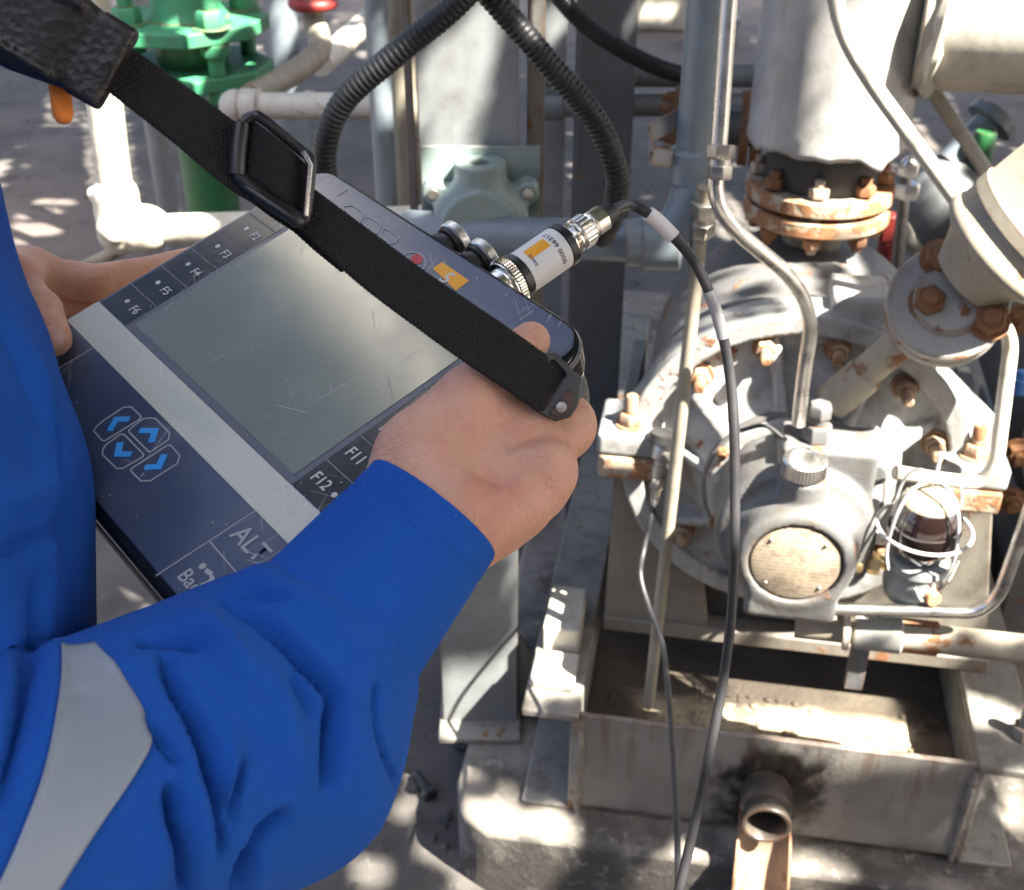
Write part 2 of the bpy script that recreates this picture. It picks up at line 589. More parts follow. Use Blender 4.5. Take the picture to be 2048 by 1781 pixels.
def make_ground():
    t = NT('oil_stained_concrete_yard')
    n0 = t.noise(0.9, 4); n1 = t.noise(3.5, 7, 0.65); n2 = t.noise(40, 5, 0.7); n3 = t.noise(260, 3)
    c = t.mix(t.step(n1, 0.3, 0.75), (0.055, 0.051, 0.047), (0.108, 0.099, 0.089))
    c = t.mix(t.math('MULTIPLY', t.step(n0, 0.45, 0.6), 0.5), c, (0.12, 0.095, 0.085))
    c = t.mix(t.math('MULTIPLY', t.step(n2, 0.55, 0.75), 0.6), c, (0.20, 0.185, 0.165))
    c = t.mix(t.math('MULTIPLY', t.step(t.noise(5, 4, 0.6), 0.58, 0.66), 0.7), c, (0.035, 0.032, 0.03))
    t.set(color=c, rough=0.85, normal=t.bump(t.math('ADD', n2, t.math('MULTIPLY', n3, 0.5)), 0.5, 0.004))
    return t.m
m_ground = make_ground()
def make_plinth():
    t = NT('stained_plinth_concrete')
    n1 = t.noise(6, 7, 0.65); n2 = t.noise(45, 5, 0.7); n3 = t.noise(300, 3)
    c = t.mix(t.step(n1, 0.3, 0.7), (0.15, 0.135, 0.115), (0.27, 0.245, 0.21))
    c = t.mix(t.math('MULTIPLY', t.step(t.noise(4.2, 5, 0.6), 0.47, 0.60), 0.85), c, (0.05, 0.045, 0.04))
    c = t.mix(t.math('MULTIPLY', t.step(n2, 0.55, 0.7), 0.4), c, (0.42, 0.40, 0.36))
    t.set(color=c, rough=0.8, normal=t.bump(t.math('ADD', n2, t.math('MULTIPLY', n3, 0.5)), 0.5, 0.004))
    return t.m
m_plinth = make_plinth()
def make_tray():
    t = NT('sandy_tray_sludge')
    n1 = t.noise(14, 7, 0.65); n2 = t.noise(110, 5, 0.7)
    c = t.mix(t.step(n1, 0.38, 0.62), (0.30, 0.235, 0.15), (0.50, 0.42, 0.29))
    c = t.mix(t.math('MULTIPLY', t.step(t.noise(7, 5), 0.52, 0.62), 0.75), c, (0.10, 0.065, 0.04))
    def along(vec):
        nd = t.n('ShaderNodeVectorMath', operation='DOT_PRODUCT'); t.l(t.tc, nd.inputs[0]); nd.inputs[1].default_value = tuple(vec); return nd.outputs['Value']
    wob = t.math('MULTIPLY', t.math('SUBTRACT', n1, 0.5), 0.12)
    oil = t.math('MAXIMUM', t.step(t.math('ADD', along(MV), wob), 0.115, 0.150), t.step(t.math('ADD', along(MU), wob), -0.14, -0.24))  # oil is only the mask of this painted darkening
    c = t.mix(t.math('MULTIPLY', oil, 0.88), c, (0.022, 0.017, 0.013))          # shade under the pedestal painted black at the back; left end darkened too
    t.set(color=c, rough=0.75, normal=t.bump(t.math('ADD', n1, n2), 0.8, 0.004))
    return t.m
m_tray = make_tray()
def make_skid_front(cu):
    """channel web paint with a black oil stain round the drain coupling"""
    t = NT('oil_stained_channel_paint')
    n1 = t.noise(9, 6, 0.62); n2 = t.noise(38, 5, 0.65)
    c = t.mix(t.step(n1, 0.3, 0.75), (0.165, 0.155, 0.138), (0.245, 0.232, 0.208))
    g = t.n('ShaderNodeVectorMath', operation='SUBTRACT'); t.l(t.tc, g.inputs[0]); g.inputs[1].default_value = cu
    mp = t.scale(g.outputs[0], (1, 1, 0.85))
    ln = t.n('ShaderNodeVectorMath', operation='LENGTH'); t.l(mp, ln.inputs[0])
    d = t.math('ADD', ln.outputs['Value'], t.math('ADD', t.math('MULTIPLY', t.math('SUBTRACT', n2, 0.5), 0.10), t.math('MULTIPLY', t.math('SUBTRACT', n1, 0.5), 0.16)))
    x, y, z = t.xyz()
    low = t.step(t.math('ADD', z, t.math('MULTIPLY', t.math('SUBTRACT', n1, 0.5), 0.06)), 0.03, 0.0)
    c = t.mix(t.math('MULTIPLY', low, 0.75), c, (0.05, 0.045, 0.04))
    c = t.mix(t.step(d, 0.105, 0.045), c, (0.013, 0.012, 0.011))
    e = t.edge(0.006)
    em = t.math('MULTIPLY', t.step(e, 0.01, 0.07), t.step(n2, 0.40, 0.50))
    stk = t.noise(1.0, 4, 0.6, t.scale(t.tc, (46, 46, 4)))
    c = t.mix(t.math('MULTIPLY', t.math('MULTIPLY', t.step(stk, 0.52, 0.66), t.step(z, 0.02, 0.20)), 0.55), c, (0.10, 0.06, 0.035))
    c = t.mix(em, c, RUST_A)
    c = t.mix(t.math('MULTIPLY', t.step(t.vor(26), 0.12, 0.04), t.step(n1, 0.5, 0.62)), c, (0.12, 0.055, 0.03))
    t.set(color=c, rough=t.step(d, 0.09, 0.06, 0.6, 0.28), normal=t.bump(t.math('ADD', n2, t.noise(170, 3)), 0.35, 0.002))
    return t.m
# ------------------------------------------------------------------ setting
g = MB()
n = 60
g.box((0, 20, -0.05), (120, 120, 0.1))
tag(g.build('ground', m_ground, smooth=0), kind='structure')

# concrete plinth under the pump skid, with chipped, slightly uneven edges
def sd_box(P, c, hs, r=0.0):
    q = np.abs(P - np.array(c)) - (np.array(hs) - r)
    return np.linalg.norm(np.maximum(q, 0), axis=1) + np.minimum(q.max(1), 0) - r
A_UVZ = np.array([list(MU), list(MV), list(ZZ)])
def to_uvz(P):
    return P @ A_UVZ.T
def from_uvz(Q):
    return Q @ A_UVZ
pl = MB()
poly = [(-0.318, 3.2), (-0.318, 1.30), (-0.30, 1.235), (-0.25, 1.205), (1.6, 1.235), (1.6, 3.2)]
N_ = len(poly)
o = MB().prism(poly, M(0, 0, -0.02), MU, MV, ZZ * 0.16).build('concrete_plinth', m_plinth, bevel=0.012, bseg=3, org=M(-0.3, 1.3, 0))
tag(o, 'stained concrete plinth under the grey pump skid', 'plinth')

# ------------------------------------------------------------------ pump skid (baseplate)
sk = thing('pump_skid', 'worn grey steel channel skid with open drip tray below the pump', 'pump skid', M(0.15, 1.3, 0.14))
cu = M(0.166, 1.262, 0.232)
m_skidfront = make_skid_front(tuple(cu - sk.location))
F0, FL, FR = 1.270, -0.131, 0.440
MB().mbox(FL + 0.006, FR - 0.006, F0, F0 + 0.009, 0.152, 0.341).build('front_channel_web', m_skidfront, sk, bevel=0.002)
MB().mbox(FL + 0.008, FR - 0.008, F0 + 0.010, F0 + 0.07, 0.141, 0.151).build('front_channel_flange', m_skid, sk, bevel=0.002)
for s, u, name in ((-1, FL, 'side_channel'), (1, FR, 'side_channel')):
    b = MB()
    b.mbox(u - 0.006, u + 0.006, F0 - 0.004, 2.6, 0.151, 0.331)                       # web
    b.mbox(min(u, u + s * 0.078) - (0.006 if s > 0 else 0), max(u, u + s * 0.078) + (0.006 if s < 0 else 0), F0 - 0.006, 2.6, 0.3315, 0.345)  # top flange
    b.mbox(min(u, u + s * 0.078), max(u, u + s * 0.078), F0 - 0.002, 2.6, 0.141, 0.1505)
    b.build(name, m_skid, sk, bevel=0.003)
# weld beads where the web meets the side channels
for u in (FL + 0.008, FR - 0.008):
    b = MB(); rnd = random.Random(int(u * 1e4) & 255)
    pts = [M(u, F0 - 0.001, 0.145 + i * 0.006) for i in range(32)]
    b.tube(pts, 0.006, 7, rad=[0.006 * rnd.uniform(0.7, 1.35) for _ in pts])
    b.build('weld_bead', m_skid, sk)
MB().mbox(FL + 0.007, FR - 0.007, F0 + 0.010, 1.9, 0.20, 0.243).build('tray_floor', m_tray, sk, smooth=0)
b = MB(); rnd = random.Random(5)
for i in range(150):       # clods and grit on the tray floor
    u = rnd.choice([rnd.gauss(0.0, 0.07), rnd.gauss(0.10, 0.05), rnd.uniform(-0.1, 0.42)])
    if not (-0.118 < u < 0.425): continue
    v = rnd.uniform(1.285, 1.46); r = rnd.uniform(0.002, 0.007)
    b.sphere(M(u, v, 0.244 + r * 0.2), r, 7, 5, (1, rnd.uniform(0.6, 1.3), 0.55))
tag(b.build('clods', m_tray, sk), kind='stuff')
b = MB()
DK = 0.80
b.lathe([(r_ * DK, h_) for r_, h_ in [(0.0350, 0.069), (0.037, 0.071), (0.042, 0.071), (0.044, 0.069), (0.044, 0.062), (0.040, 0.055), (0.040, 0.040), (0.046, 0.036), (0.047, 0.006), (0.042, -0.002), (0.0350, -0.002)]], M(0.154, 1.270, 0.243), -MV, 40, closed=True)
b.build('drain_coupling', m_oily, sk)
MB().lathe([(0.0275, 0.004), (0.0275, 0.006), (0.001, 0.006)], M(0.154, 1.270, 0.243), -MV, 24).build('dark_bore', m_dark, sk)  # near-black disc closing the bore
# blocks and shims on the left flange
b = MB()
b.mbox(-0.205, -0.139, 1.31, 1.385, 0.346, 0.357)
b.mbox(-0.198, -0.142, 1.395, 1.50, 0.346, 0.392)
b.build('mounting_pad', m_cream, sk, bevel=0.003)
b = MB(); b.hexnut(M(0.503, 1.335, 0.3455), ZZ, 0.019, 0.02); b.cyl(M(0.503, 1.335, 0.365), M(0.503, 1.335, 0.40), 0.011)
b.build('anchor_bolt', m_skid, sk)

# rusty gutter below the drain
ch = thing('drain_gutter', 'rusty open gutter running down the plinth below the drain coupling', 'gutter', M(0.164, 1.2, 0.0))
b = MB()
path = [M(0.154, 1.262, 0.196), M(0.156, 1.215, 0.178), M(0.158, 1.165, 0.075), M(0.159, 1.14, 0.004)]
path = catmull(path, 8)
prof = [(-0.036, 0.022), (-0.034, 0.0), (-0.022, -0.014), (0, -0.018), (0.022, -0.014), (0.034, 0.0), (0.036, 0.022), (0.033, 0.022), (0.030, 0.003), (0.02, -0.008), (0, -0.012), (-0.02, -0.008), (-0.030, 0.003), (-0.033, 0.022)]
vs = []; fs = []; k = len(prof)
for i, p in enumerate(path):
    tg = (path[min(i + 1, len(path) - 1)] - path[max(i - 1, 0)]).normalized()
    nn = MU.cross(tg).normalized()
    if nn.dot(-MV + ZZ) < 0: nn = -nn
    wd = 1.0 + 0.25 * i / len(path)
    vs += [p + MU * (a * wd) + nn * c for a, c in prof]
for i in range(len(path) - 1):
    fs += [(i * k + j, i * k + (j + 1) % k, (i + 1) * k + (j + 1) % k, (i + 1) * k + j) for j in range(k)]
b.add(vs, fs)
b.build('gutter_channel', m_rustpale, ch, bevel=0)
# ------------------------------------------------------------------ pump
pump = thing('pump', 'grey cast pump with a bolted round end cover, flaking paint and rust', 'pump', M(0.14, 1.45, 0.345))
UC, ZC, VF = 0.140, 0.690, 1.450          # shaft centre, front face of the cover
def polar(P):
    q = to_uvz(P)
    du, dz = q[:, 0] - UC, q[:, 2] - ZC
    return q, np.hypot(du, dz), du, dz
def sd_seg2(px_, py2, a, b):
    ax, ay = a; bx, by = b
    t = np.clip(((px_ - ax) * (bx - ax) + (py2 - ay) * (by - ay)) / ((bx - ax) ** 2 + (by - ay) ** 2), 0, 1)
    return np.hypot(px_ - (ax + t * (bx - ax)), py2 - (ay + t * (by - ay)))
def sd_tri_prism(q, pts, v0, v1, r=0.004):
    x, z = q[:, 0], q[:, 2]
    n = len(pts)
    area = sum(pts[i][0] * pts[(i + 1) % n][1] - pts[(i + 1) % n][0] * pts[i][1] for i in range(n))
    d = np.full(len(q), -1e9)
    for i in range(n):
        a, b = np.array(pts[i]), np.array(pts[(i + 1) % n])
        e = b - a; nn = np.array([e[1], -e[0]]) / np.hypot(*e)
        if area < 0: nn = -nn
        d = np.maximum(d, (x - a[0]) * nn[0] + (z - a[1]) * nn[1])
    return smax(d, np.abs(q[:, 1] - (v0 + v1) / 2) - (v1 - v0) / 2, r)
rib_angles = [R_(a) for a in (27, 62, 103, 143, 172, 215, 325)]
def f_cover(P):
    q, rr, du, dz = polar(P)
    v = q[:, 1]
    d = smax(rr - 0.236, np.abs(v - (VF + 0.024)) - 0.024, 0.003)                       # disc
    ring = smax(np.abs(rr - 0.222) - 0.014, np.abs(v - (VF - 0.004)) - 0.012, 0.0025)     # raised rim
    d = smin(d, ring, 0.003)
    hub = smax(rr - (0.112 + np.clip((v - 1.375) * 0.55, -0.01, 0.06)), np.abs(v - 1.42) - 0.045, 0.010)
    d = smin(d, hub, 0.018)
    for a in rib_angles:                                                                # radial ribs
        ca, sa = math.cos(a), math.sin(a)
        lo = np.abs(-du * sa + dz * ca) - 0.0075
        al = du * ca + dz * sa
        sl = (v - VF) + (0.205 - al) * 0.75
        rib = smax(smax(lo, -(sl), 0.004), np.abs(al - 0.14) - 0.068, 0.004)
        rib = np.maximum(rib, v - VF - 0.01)
        d = smin(d, rib, 0.005)
    # side gussets and split-line ears
    d = smin(d, sd_tri_prism(q, [(-0.112, 0.742), (-0.012, 0.842), (0.0, 0.72), (-0.112, 0.708)], VF + 0.0, VF + 0.04), 0.006)
    d = smin(d, sd_tri_prism(q, [(0.402, 0.730), (0.40, 0.775), (0.312, 0.855), (0.28, 0.72)], VF + 0.006, VF + 0.045), 0.006)
    for uc in (-0.085, 0.372):
        d = smin(d, sd_box(q, (uc, VF + 0.005, 0.724), (0.044, 0.052, 0.017), 0.006), 0.006)
    d = smin(d, sd_box(q, (0.198, VF + 0.045, 0.928), (0.036, 0.040, 0.018), 0.005), 0.005)  # lifting lug
    return d
sdf_object('end_cover', f_cover, M(0.14, 1.45, 0.69) - Vector((0.34, 0.20, 0.28)), M(0.14, 1.45, 0.69) + Vector((0.34, 0.20, 0.28)), 0.0034, m_cast, pump)

def f_housing(P):
    q, rr, du, dz = polar(P)
    v = q[:, 1]
    d = smax(rr - 0.101, np.abs(v - 1.335) - 0.060, 0.012)                              # barrel
    d = smin(d, smax(rr - 0.074, np.abs(v - 1.285) - 0.062, 0.008), 0.03)               # neck to the front
    blk = sd_box(q, (UC + 0.002, 1.254, 0.654), (0.057, 0.033, 0.055), 0.008)             # square foot of the front block
    arch = smax(rr - 0.066, np.abs(v - 1.254) - 0.033, 0.006)
    d = smin(d, smin(blk, arch, 0.008), 0.008)
    face = smax(rr - 0.0575, np.abs(v - 1.215) - 0.012, 0.001)                           # recess for the plate
    d = smax(d, -face, 0.002)
    flg = smax(rr - 0.122, np.abs(v - 1.392) - 0.010, 0.004)                              # back flange
    d = smin(d, flg, 0.005)
    boss = smax(np.hypot(q[:, 0] - UC, v - 1.262) - 0.026, np.abs(q[:, 2] - 0.765) - 0.03, 0.004)
    d = smin(d, boss, 0.008)
    sq = sd_box(q, (UC + 0.030, 1.328, 0.780), (0.058, 0.036, 0.032), 0.005)
    d = smin(d, sq, 0.006)
    lug = smax(np.hypot(q[:, 0] - 0.236, q[:, 2] - 0.745) - 0.018, np.abs(v - 1.375) - 0.02, 0.004)
    return smin(d, lug, 0.008)
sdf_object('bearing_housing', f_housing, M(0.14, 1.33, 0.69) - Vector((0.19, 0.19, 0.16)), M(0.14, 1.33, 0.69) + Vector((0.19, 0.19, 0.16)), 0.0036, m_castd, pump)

# round data plate
def make_plate():
    t = NT('worn_brass_data_plate')
    x, y, z = t.xyz()
    n1 = t.noise(26, 5); n2 = t.noise(160, 4)
    base = t.mix(n1, (0.35, 0.285, 0.205), (0.44, 0.365, 0.275))
    lines = t.math('SINE', t.math('MULTIPLY', z, 1100.0))
    lm = t.math('MULTIPLY', t.step(lines, 0.45, 0.8), t.step(n2, 0.42, 0.55))
    ux = t.scale(t.tc, (1, 1, 1))
    c = t.mix(t.math('MULTIPLY', lm, 0.65), base, (0.13, 0.09, 0.06))
    c = t.mix(t.math('MULTIPLY', t.step(t.noise(40, 5), 0.5, 0.62), 0.55), c, (0.20, 0.15, 0.11))
    t.set(color=c, rough=0.5, metal=0.15, normal=t.bump(n2, 0.15, 0.001))
    return t.m
m_plate = make_plate()
PC = M(UC, 1.2245, ZC)
pt = MB().lathe([(0.0005, 0.003), (0.052, 0.003), (0.0545, 0.0018), (0.0545, -0.003)], PC, -MV, 48).build('data_plate', m_plate, pump)
for a in (45, 135, 225, 315):
    MB().sphere(PC - MV * 0.003 + MU * (0.0465 * math.cos(R_(a))) + ZZ * (0.0465 * math.sin(R_(a))), 0.0028, 10, 6).build('rivet', m_steeld, pt)

def bolt(b, p, ax, r=0.0125, stud=0.030, nut=0.013, washer=True, rot=0.3):
    p = Vector(p); ax = Vector(ax).normalized()
    if washer: b.cyl(p, p + ax * 0.003, r * 1.28, seg=20)
    b.hexnut(p + ax * 0.003, ax, r, nut, rot)
    if stud > 0: b.lathe([(r * 0.52, 0), (r * 0.52, stud - 0.002), (r * 0.44, stud)], p + ax * nut, ax, 14)
    return b
for i, a in enumerate((136, 107, 79, 47, 18, 222, 318, 255, 285)):
    p = M(UC + 0.190 * math.cos(R_(a)), VF - 0.001, ZC + 0.190 * math.sin(R_(a)))
    bolt(MB(), p, -MV, 0.0145, 0.030 if i < 5 else 0.018, 0.016, rot=0.2 * i).build('cover_bolt', m_rustpale, pump, bevel=0.0012)
for a in (30, 90, 150, 210, 330):
    p = M(UC + 0.113 * math.cos(R_(a)), 1.381, ZC + 0.113 * math.sin(R_(a)))
    bolt(MB(), p, -MV, 0.0085, 0.012, 0.009, False).build('flange_bolt', m_rust, pump)
for u in (-0.086, 0.372):
    bolt(MB(), M(u, VF - 0.015, 0.7415), ZZ, 0.017, 0.03, 0.017).build('ear_bolt', m_rustpale, pump, bevel=0.0012)
    MB().mbox(u - 0.040, u + 0.040, VF - 0.05, VF + 0.05, 0.672, 0.7055).build('rusty_shim', m_flange, pump, bevel=0.004)

# knurled breather cap
b = MB()
x, y, z = frame(ZZ)
c0 = M(UC - 0.003, 1.262, 0.796)
nk = 40; prof = []
vs = []; fs = []
for j, (hh, sc) in enumerate([(0, 0.9), (0.002, 1), (0.021, 1), (0.0235, 0.93), (0.0237, 0.72), (0.0225, 0.66), (0.0225, 0.0)]):
    for i in range(nk * 2):
        kn = 1.0 + (0.035 if i % 2 else -0.035) * (1 if j in (1, 2) else 0)
        a = math.pi * i / nk
        vs.append(c0 + ZZ * hh + (x * math.cos(a) + y * math.sin(a)) * 0.0265 * sc * kn)
for j in range(6):
    for i in range(nk * 2):
        i2 = (i + 1) % (nk * 2)
        fs.append((j * nk * 2 + i, j * nk * 2 + i2, (j + 1) * nk * 2 + i2, (j + 1) * nk * 2 + i))
b.add(vs, fs)
b.build('breather_cap', m_steel, pump, smooth=30)
MB().mbox(UC - 0.016, UC + 0.026, 1.287, 1.2925, 0.772, 0.8085).build('dark_recess', m_dark, pump, bevel=0.002)
# tube fitting on the housing boss
b = MB()
b.hexnut(M(UC + 0.012, 1.322, 0.813), ZZ, 0.019, 0.022)
b.cyl(M(UC + 0.012, 1.322, 0.835), M(UC + 0.012, 1.322, 0.845), 0.012)
b.hexnut(M(UC + 0.012, 1.322, 0.845), ZZ, 0.0155, 0.018, 0.4)
b.build('tube_fitting', m_greyd, pump, bevel=0.001)

# pedestal: two legs, a foot and a web with openings
m_ped = paint('pedestal_paint', (0.185, 0.17, 0.142), 0.32, 0.55, 0.8, 1.0, bump=0.5)
PV0, PV1 = 1.466, 1.488
def arc(cu, cz, r, a0, a1, n=12):
    return [(cu + r * math.cos(R_(a0 + (a1 - a0) * i / n)), cz + r * math.sin(R_(a0 + (a1 - a0) * i / n))) for i in range(n + 1)]
left = [(-0.112, 0.345), (0.055, 0.345)] + arc(UC, ZC, 0.225, 248, 180, 10)[1:] + [(-0.104, 0.69)]
right = [(0.225, 0.345), (0.470, 0.345), (0.412, 0.70)] + arc(UC, ZC, 0.225, 0, -68, 10)
MB().prism(left, M(0, PV0, 0), MU, ZZ, MV * 0.022).build('pedestal_leg', m_ped, pump, bevel=0.003)
MB().prism(right, M(0, PV0, 0), MU, ZZ, MV * 0.022).build('pedestal_leg', m_ped, pump, bevel=0.003)
b = MB(); b.mbox(-0.112, 0.470, 1.458, 1.80, 0.346, 0.372); b.build('pedestal_foot', m_ped, pump, bevel=0.003)
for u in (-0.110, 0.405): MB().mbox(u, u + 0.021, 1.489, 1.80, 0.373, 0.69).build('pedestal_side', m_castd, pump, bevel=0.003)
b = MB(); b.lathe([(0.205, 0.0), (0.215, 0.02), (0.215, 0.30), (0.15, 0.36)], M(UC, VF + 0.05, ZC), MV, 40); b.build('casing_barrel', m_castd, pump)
MB().mbox(0.235, 0.275, 1.47, 1.49, 0.372, 0.45).build('stiffener', m_castd, pump, bevel=0.002)
MB().mbox(0.03, 0.26, 1.492, 1.498, 0.373, 0.56).build('shade_back_plate', m_dark, pump)  # dark sheet painting the shade seen through the pedestal opening

# ------------------------------------------------------------------ constant level oiler
OV = 1.285
oc = pv(1850, 1050, OV)
ol = thing('level_oiler', 'caged glass oil bottle of dark oil on a grey base beside the pump', 'oiler', Vector((oc.x, oc.y, oc.z - 0.115)))
def make_oil():
    t = NT('dark_oil_in_glass')
    x, y, z = t.xyz()
    t.set(color=t.mix(t.step(z, 0.149, 0.152), (0.012, 0.006, 0.005), (0.34, 0.29, 0.20)), rough=0.06, coat=1.0, spec=0.7)
    return t.m
b = MB()
b.lathe([(0.020, -0.05), (0.033, -0.042), (0.0425, -0.02), (0.0445, 0.0), (0.042, 0.02), (0.033, 0.038), (0.022, 0.046), (0.0005, 0.048)], oc, ZZ, 36)
b.build('oil_bottle', make_oil(), ol)
m_guard = paint('white_wire_guard', (0.62, 0.62, 0.62), 0.05, 0.45, 0.2, 0)
b = MB()
top = oc + ZZ * 0.072
b.tube([top - ZZ * 0.002, top + ZZ * 0.022, top + ZZ * 0.034], 0.0026, 8)
for i in range(4):
    a = R_(25 + 90 * i)
    d = Vector((math.cos(a), math.sin(a), 0))
    b.tube(catmull([top, oc + d * 0.030 + ZZ * 0.064, oc + d * 0.048 + ZZ * 0.040, oc + d * 0.0555, oc + d * 0.054 - ZZ * 0.03, oc + d * 0.046 - ZZ * 0.055], 7), 0.0020, 8)
ringp = [oc - ZZ * 0.004 + Vector((math.cos(2 * math.pi * i / 48), math.sin(2 * math.pi * i / 48), 0)) * 0.0575 for i in range(49)]
b.tube(ringp, 0.0023, 8)
b.build('wire_guard', m_guard, ol)
b = MB()
b.lathe([(0.0005, -0.118), (0.022, -0.116), (0.033, -0.108), (0.037, -0.095), (0.037, -0.062), (0.040, -0.060), (0.040, -0.050), (0.025, -0.046)], oc, ZZ, 36)
b.cyl(oc - ZZ * 0.138, oc - ZZ * 0.115, 0.010)
b.build('oiler_base', m_oilb, ol)
MB().cyl(oc + MU * 0.018 - MV * 0.030 - ZZ * 0.085, oc + MU * 0.022 - MV * 0.041 - ZZ * 0.085, 0.0095, seg=20).build('copper_plug', m_copper, ol, bevel=0.001)
b = MB()
b.cyl(oc - MU * 0.03 - ZZ * 0.07, oc - MU * 0.085 - ZZ * 0.06 + MV * 0.03, 0.008)
b.hexnut(oc - MU * 0.045 - ZZ * 0.068, -MU, 0.014, 0.014)
b.hexnut(oc - MU * 0.066 - ZZ * 0.066, -MU, 0.015, 0.012, 0.3)
b.build('oiler_elbow', m_brass, ol)
b = MB()   # little chain that keeps the bottle
pts = catmull([oc + MU * 0.05 - ZZ * 0.05, oc + MU * 0.036 - MV * 0.02 - ZZ * 0.075, oc + MU * 0.01 - MV * 0.038 - ZZ * 0.09, oc - MU * 0.005 - MV * 0.04 - ZZ * 0.07], 8)
for i in range(len(pts) - 1):
    d = pts[i + 1] - pts[i]
    b.sphere((pts[i] + pts[i + 1]) / 2, 0.0024, 8, 5, (1, 1, 1))
b.build('bead_chain', m_steeld, ol)
# ------------------------------------------------------------------ big vertical riser with a flange pair
VC = pv(1635, 400, 1.75)
RX, RY = VC.x, VC.y
def at_riser(z): return Vector((RX, RY, z))
ris = thing('riser_pipe', 'thick silver clad vertical pipe ending in a rusty bolted flange above the pump', 'pipe', at_riser(0.72))
m_clad = paint('dull_aluminium_cladding', (0.40, 0.40, 0.385), 0.10, 0.34, 0.6, 0.3, bump=0.15)
b = MB()
seg = 72; rings = 14; R0 = 0.113
rnd = random.Random(11)
zt, vs, fs = 2.6, [], []
jag = [0.0] * seg
for i in range(seg):
    a = 2 * math.pi * i / seg
    jag[i] = 0.010 * mnoise.noise(Vector((math.cos(a) * 2.3, math.sin(a) * 2.3, 1.0))) + 0.005 * mnoise.noise(Vector((math.cos(a) * 9, math.sin(a) * 9, 4.0)))
    jag[i] -= 0.018 * max(0, 1 - abs(((math.degrees(a) + 72) % 360) - 12) / 22)      # torn tongue on the near right side
for j in range(rings + 1):
    for i in range(seg):
        a = 2 * math.pi * i / seg
        t = j / rings
        z0 = 1.060 + jag[i]
        z = z0 + (zt - z0) * t ** 2
        r = R0 + 0.0015 * mnoise.noise(Vector((math.cos(a) * 2, math.sin(a) * 2, z * 3))) + (0.002 * math.sin(9 * a) if j == 0 else 0)
        vs.append(at_riser(z) + Vector((math.cos(a) * r, math.sin(a) * r, 0)))
for j in range(rings):
    for i in range(seg):
        i2 = (i + 1) % seg
        fs.append((j * seg + i, j * seg + i2, (j + 1) * seg + i2, (j + 1) * seg + i))
b.add(vs, fs)
o = b.build('cladding', m_clad, ris, smooth=60)
s = o.modifiers.new('solid', 'SOLIDIFY'); s.thickness = 0.003; s.offset = -1
MB().cyl(at_riser(0.98), at_riser(2.6), 0.082, seg=40).build('inner_pipe', m_dark, ris)
zf = 0.972
def flange_plate(z0, z1, r):
    return [(0.055, z0), (r - 0.003, z0), (r, z0 + 0.003), (r, z1 - 0.003), (r - 0.003, z1), (0.055, z1)]
MB().lathe(flange_plate(0.0035, 0.027, 0.107), at_riser(zf), ZZ, 64).build('upper_flange', m_flange, ris)
MB().lathe(flange_plate(-0.027, -0.0035, 0.107), at_riser(zf), ZZ, 64).build('lower_flange', m_flange, ris)
MB().cyl(at_riser(zf - 0.0034), at_riser(zf + 0.0034), 0.088, seg=48).build('gasket', m_dark, ris)
b = MB(); b.lathe([(0.06, 0.027), (0.075, 0.034), (0.072, 0.06), (0.07, 0.09)], at_riser(zf), ZZ, 40)
b.build('weld_neck', m_dark, ris)
for i in range(8):
    a = R_(22.5 + 45 * i + 8)
    p = at_riser(zf) + Vector((math.cos(a), math.sin(a), 0)) * 0.089
    b = MB()
    bolt(b, p + ZZ * 0.0275, ZZ, 0.0145, 0.014, 0.015, False, rot=i)
    bolt(b, p - ZZ * 0.0275, -ZZ, 0.0145, 0.012, 0.015, False, rot=i)
    b.cyl(p - ZZ * 0.027, p + ZZ * 0.027, 0.008, seg=10)
    b.build('flange_bolt', m_flange if i % 2 else m_rust, ris, bevel=0.001)
b = MB(); b.lathe([(0.040, -0.30), (0.040, -0.125), (0.043, -0.12), (0.043, -0.085), (0.040, -0.08), (0.048, -0.05), (0.056, -0.027)], at_riser(zf), ZZ, 40)
b.build('nozzle_neck', m_creamd, ris)

# horizontal branch, upper right
br = thing('branch_pipe', 'thick cream lagged pipe leaving the right side of the clad riser', 'pipe', at_riser(1.22) + MU * 0.15)
bz = 1.245
p0 = at_riser(bz) + MU * 0.095 - MV * 0.01
p1 = at_riser(bz + 0.006) + MU * 1.6 - MV * 0.06
MB().cyl(p0, p1, 0.104, seg=56).build('lagging', m_cream, br, smooth=40)
b = MB(); x, y, z = frame(p1 - p0); rnd = random.Random(3)
pts = [p0 + z * (0.021 + 0.004 * math.sin(6 * math.pi * i / 40)) + (x * math.cos(2 * math.pi * i / 40) + y * math.sin(2 * math.pi * i / 40)) * 0.105 for i in range(41)]
b.tube(pts, 0.009, 8, rad=[0.009 * rnd.uniform(0.6, 1.5) for _ in pts])
b.build('seam_weld', m_cream, br)

# ------------------------------------------------------------------ conduit, tee and horizontal conduit
cx0 = py_(1405, 150, 1.34)
cd = thing('conduit', 'blue grey painted steel conduit with a tee and a lower elbow beside the riser', 'conduit', Vector((cx0.x, 1.34, 0.9)))
zt = py_(1405, 300, 1.34).z
ze = py_(1345, 475, 1.32).z
MB().cyl(Vector((cx0.x, 1.34, zt - 0.01)), Vector((cx0.x, 1.34, 2.8)), 0.0235, seg=32).build('vertical_run', m_conduit, cd)
b = MB()
b.lathe([(0.024, 0.004), (0.030, 0.0), (0.031, -0.035), (0.027, -0.04)], Vector((cx0.x, 1.34, zt)), ZZ, 32)
ep = [Vector((cx0.x, 1.34, zt - 0.03)), py_(1395, 370, 1.335), py_(1370, 440, 1.33), py_(1330, 480, 1.33), py_(1250, 487, 1.33)]
b.tube(catmull(ep, 8), 0.0285, 24)
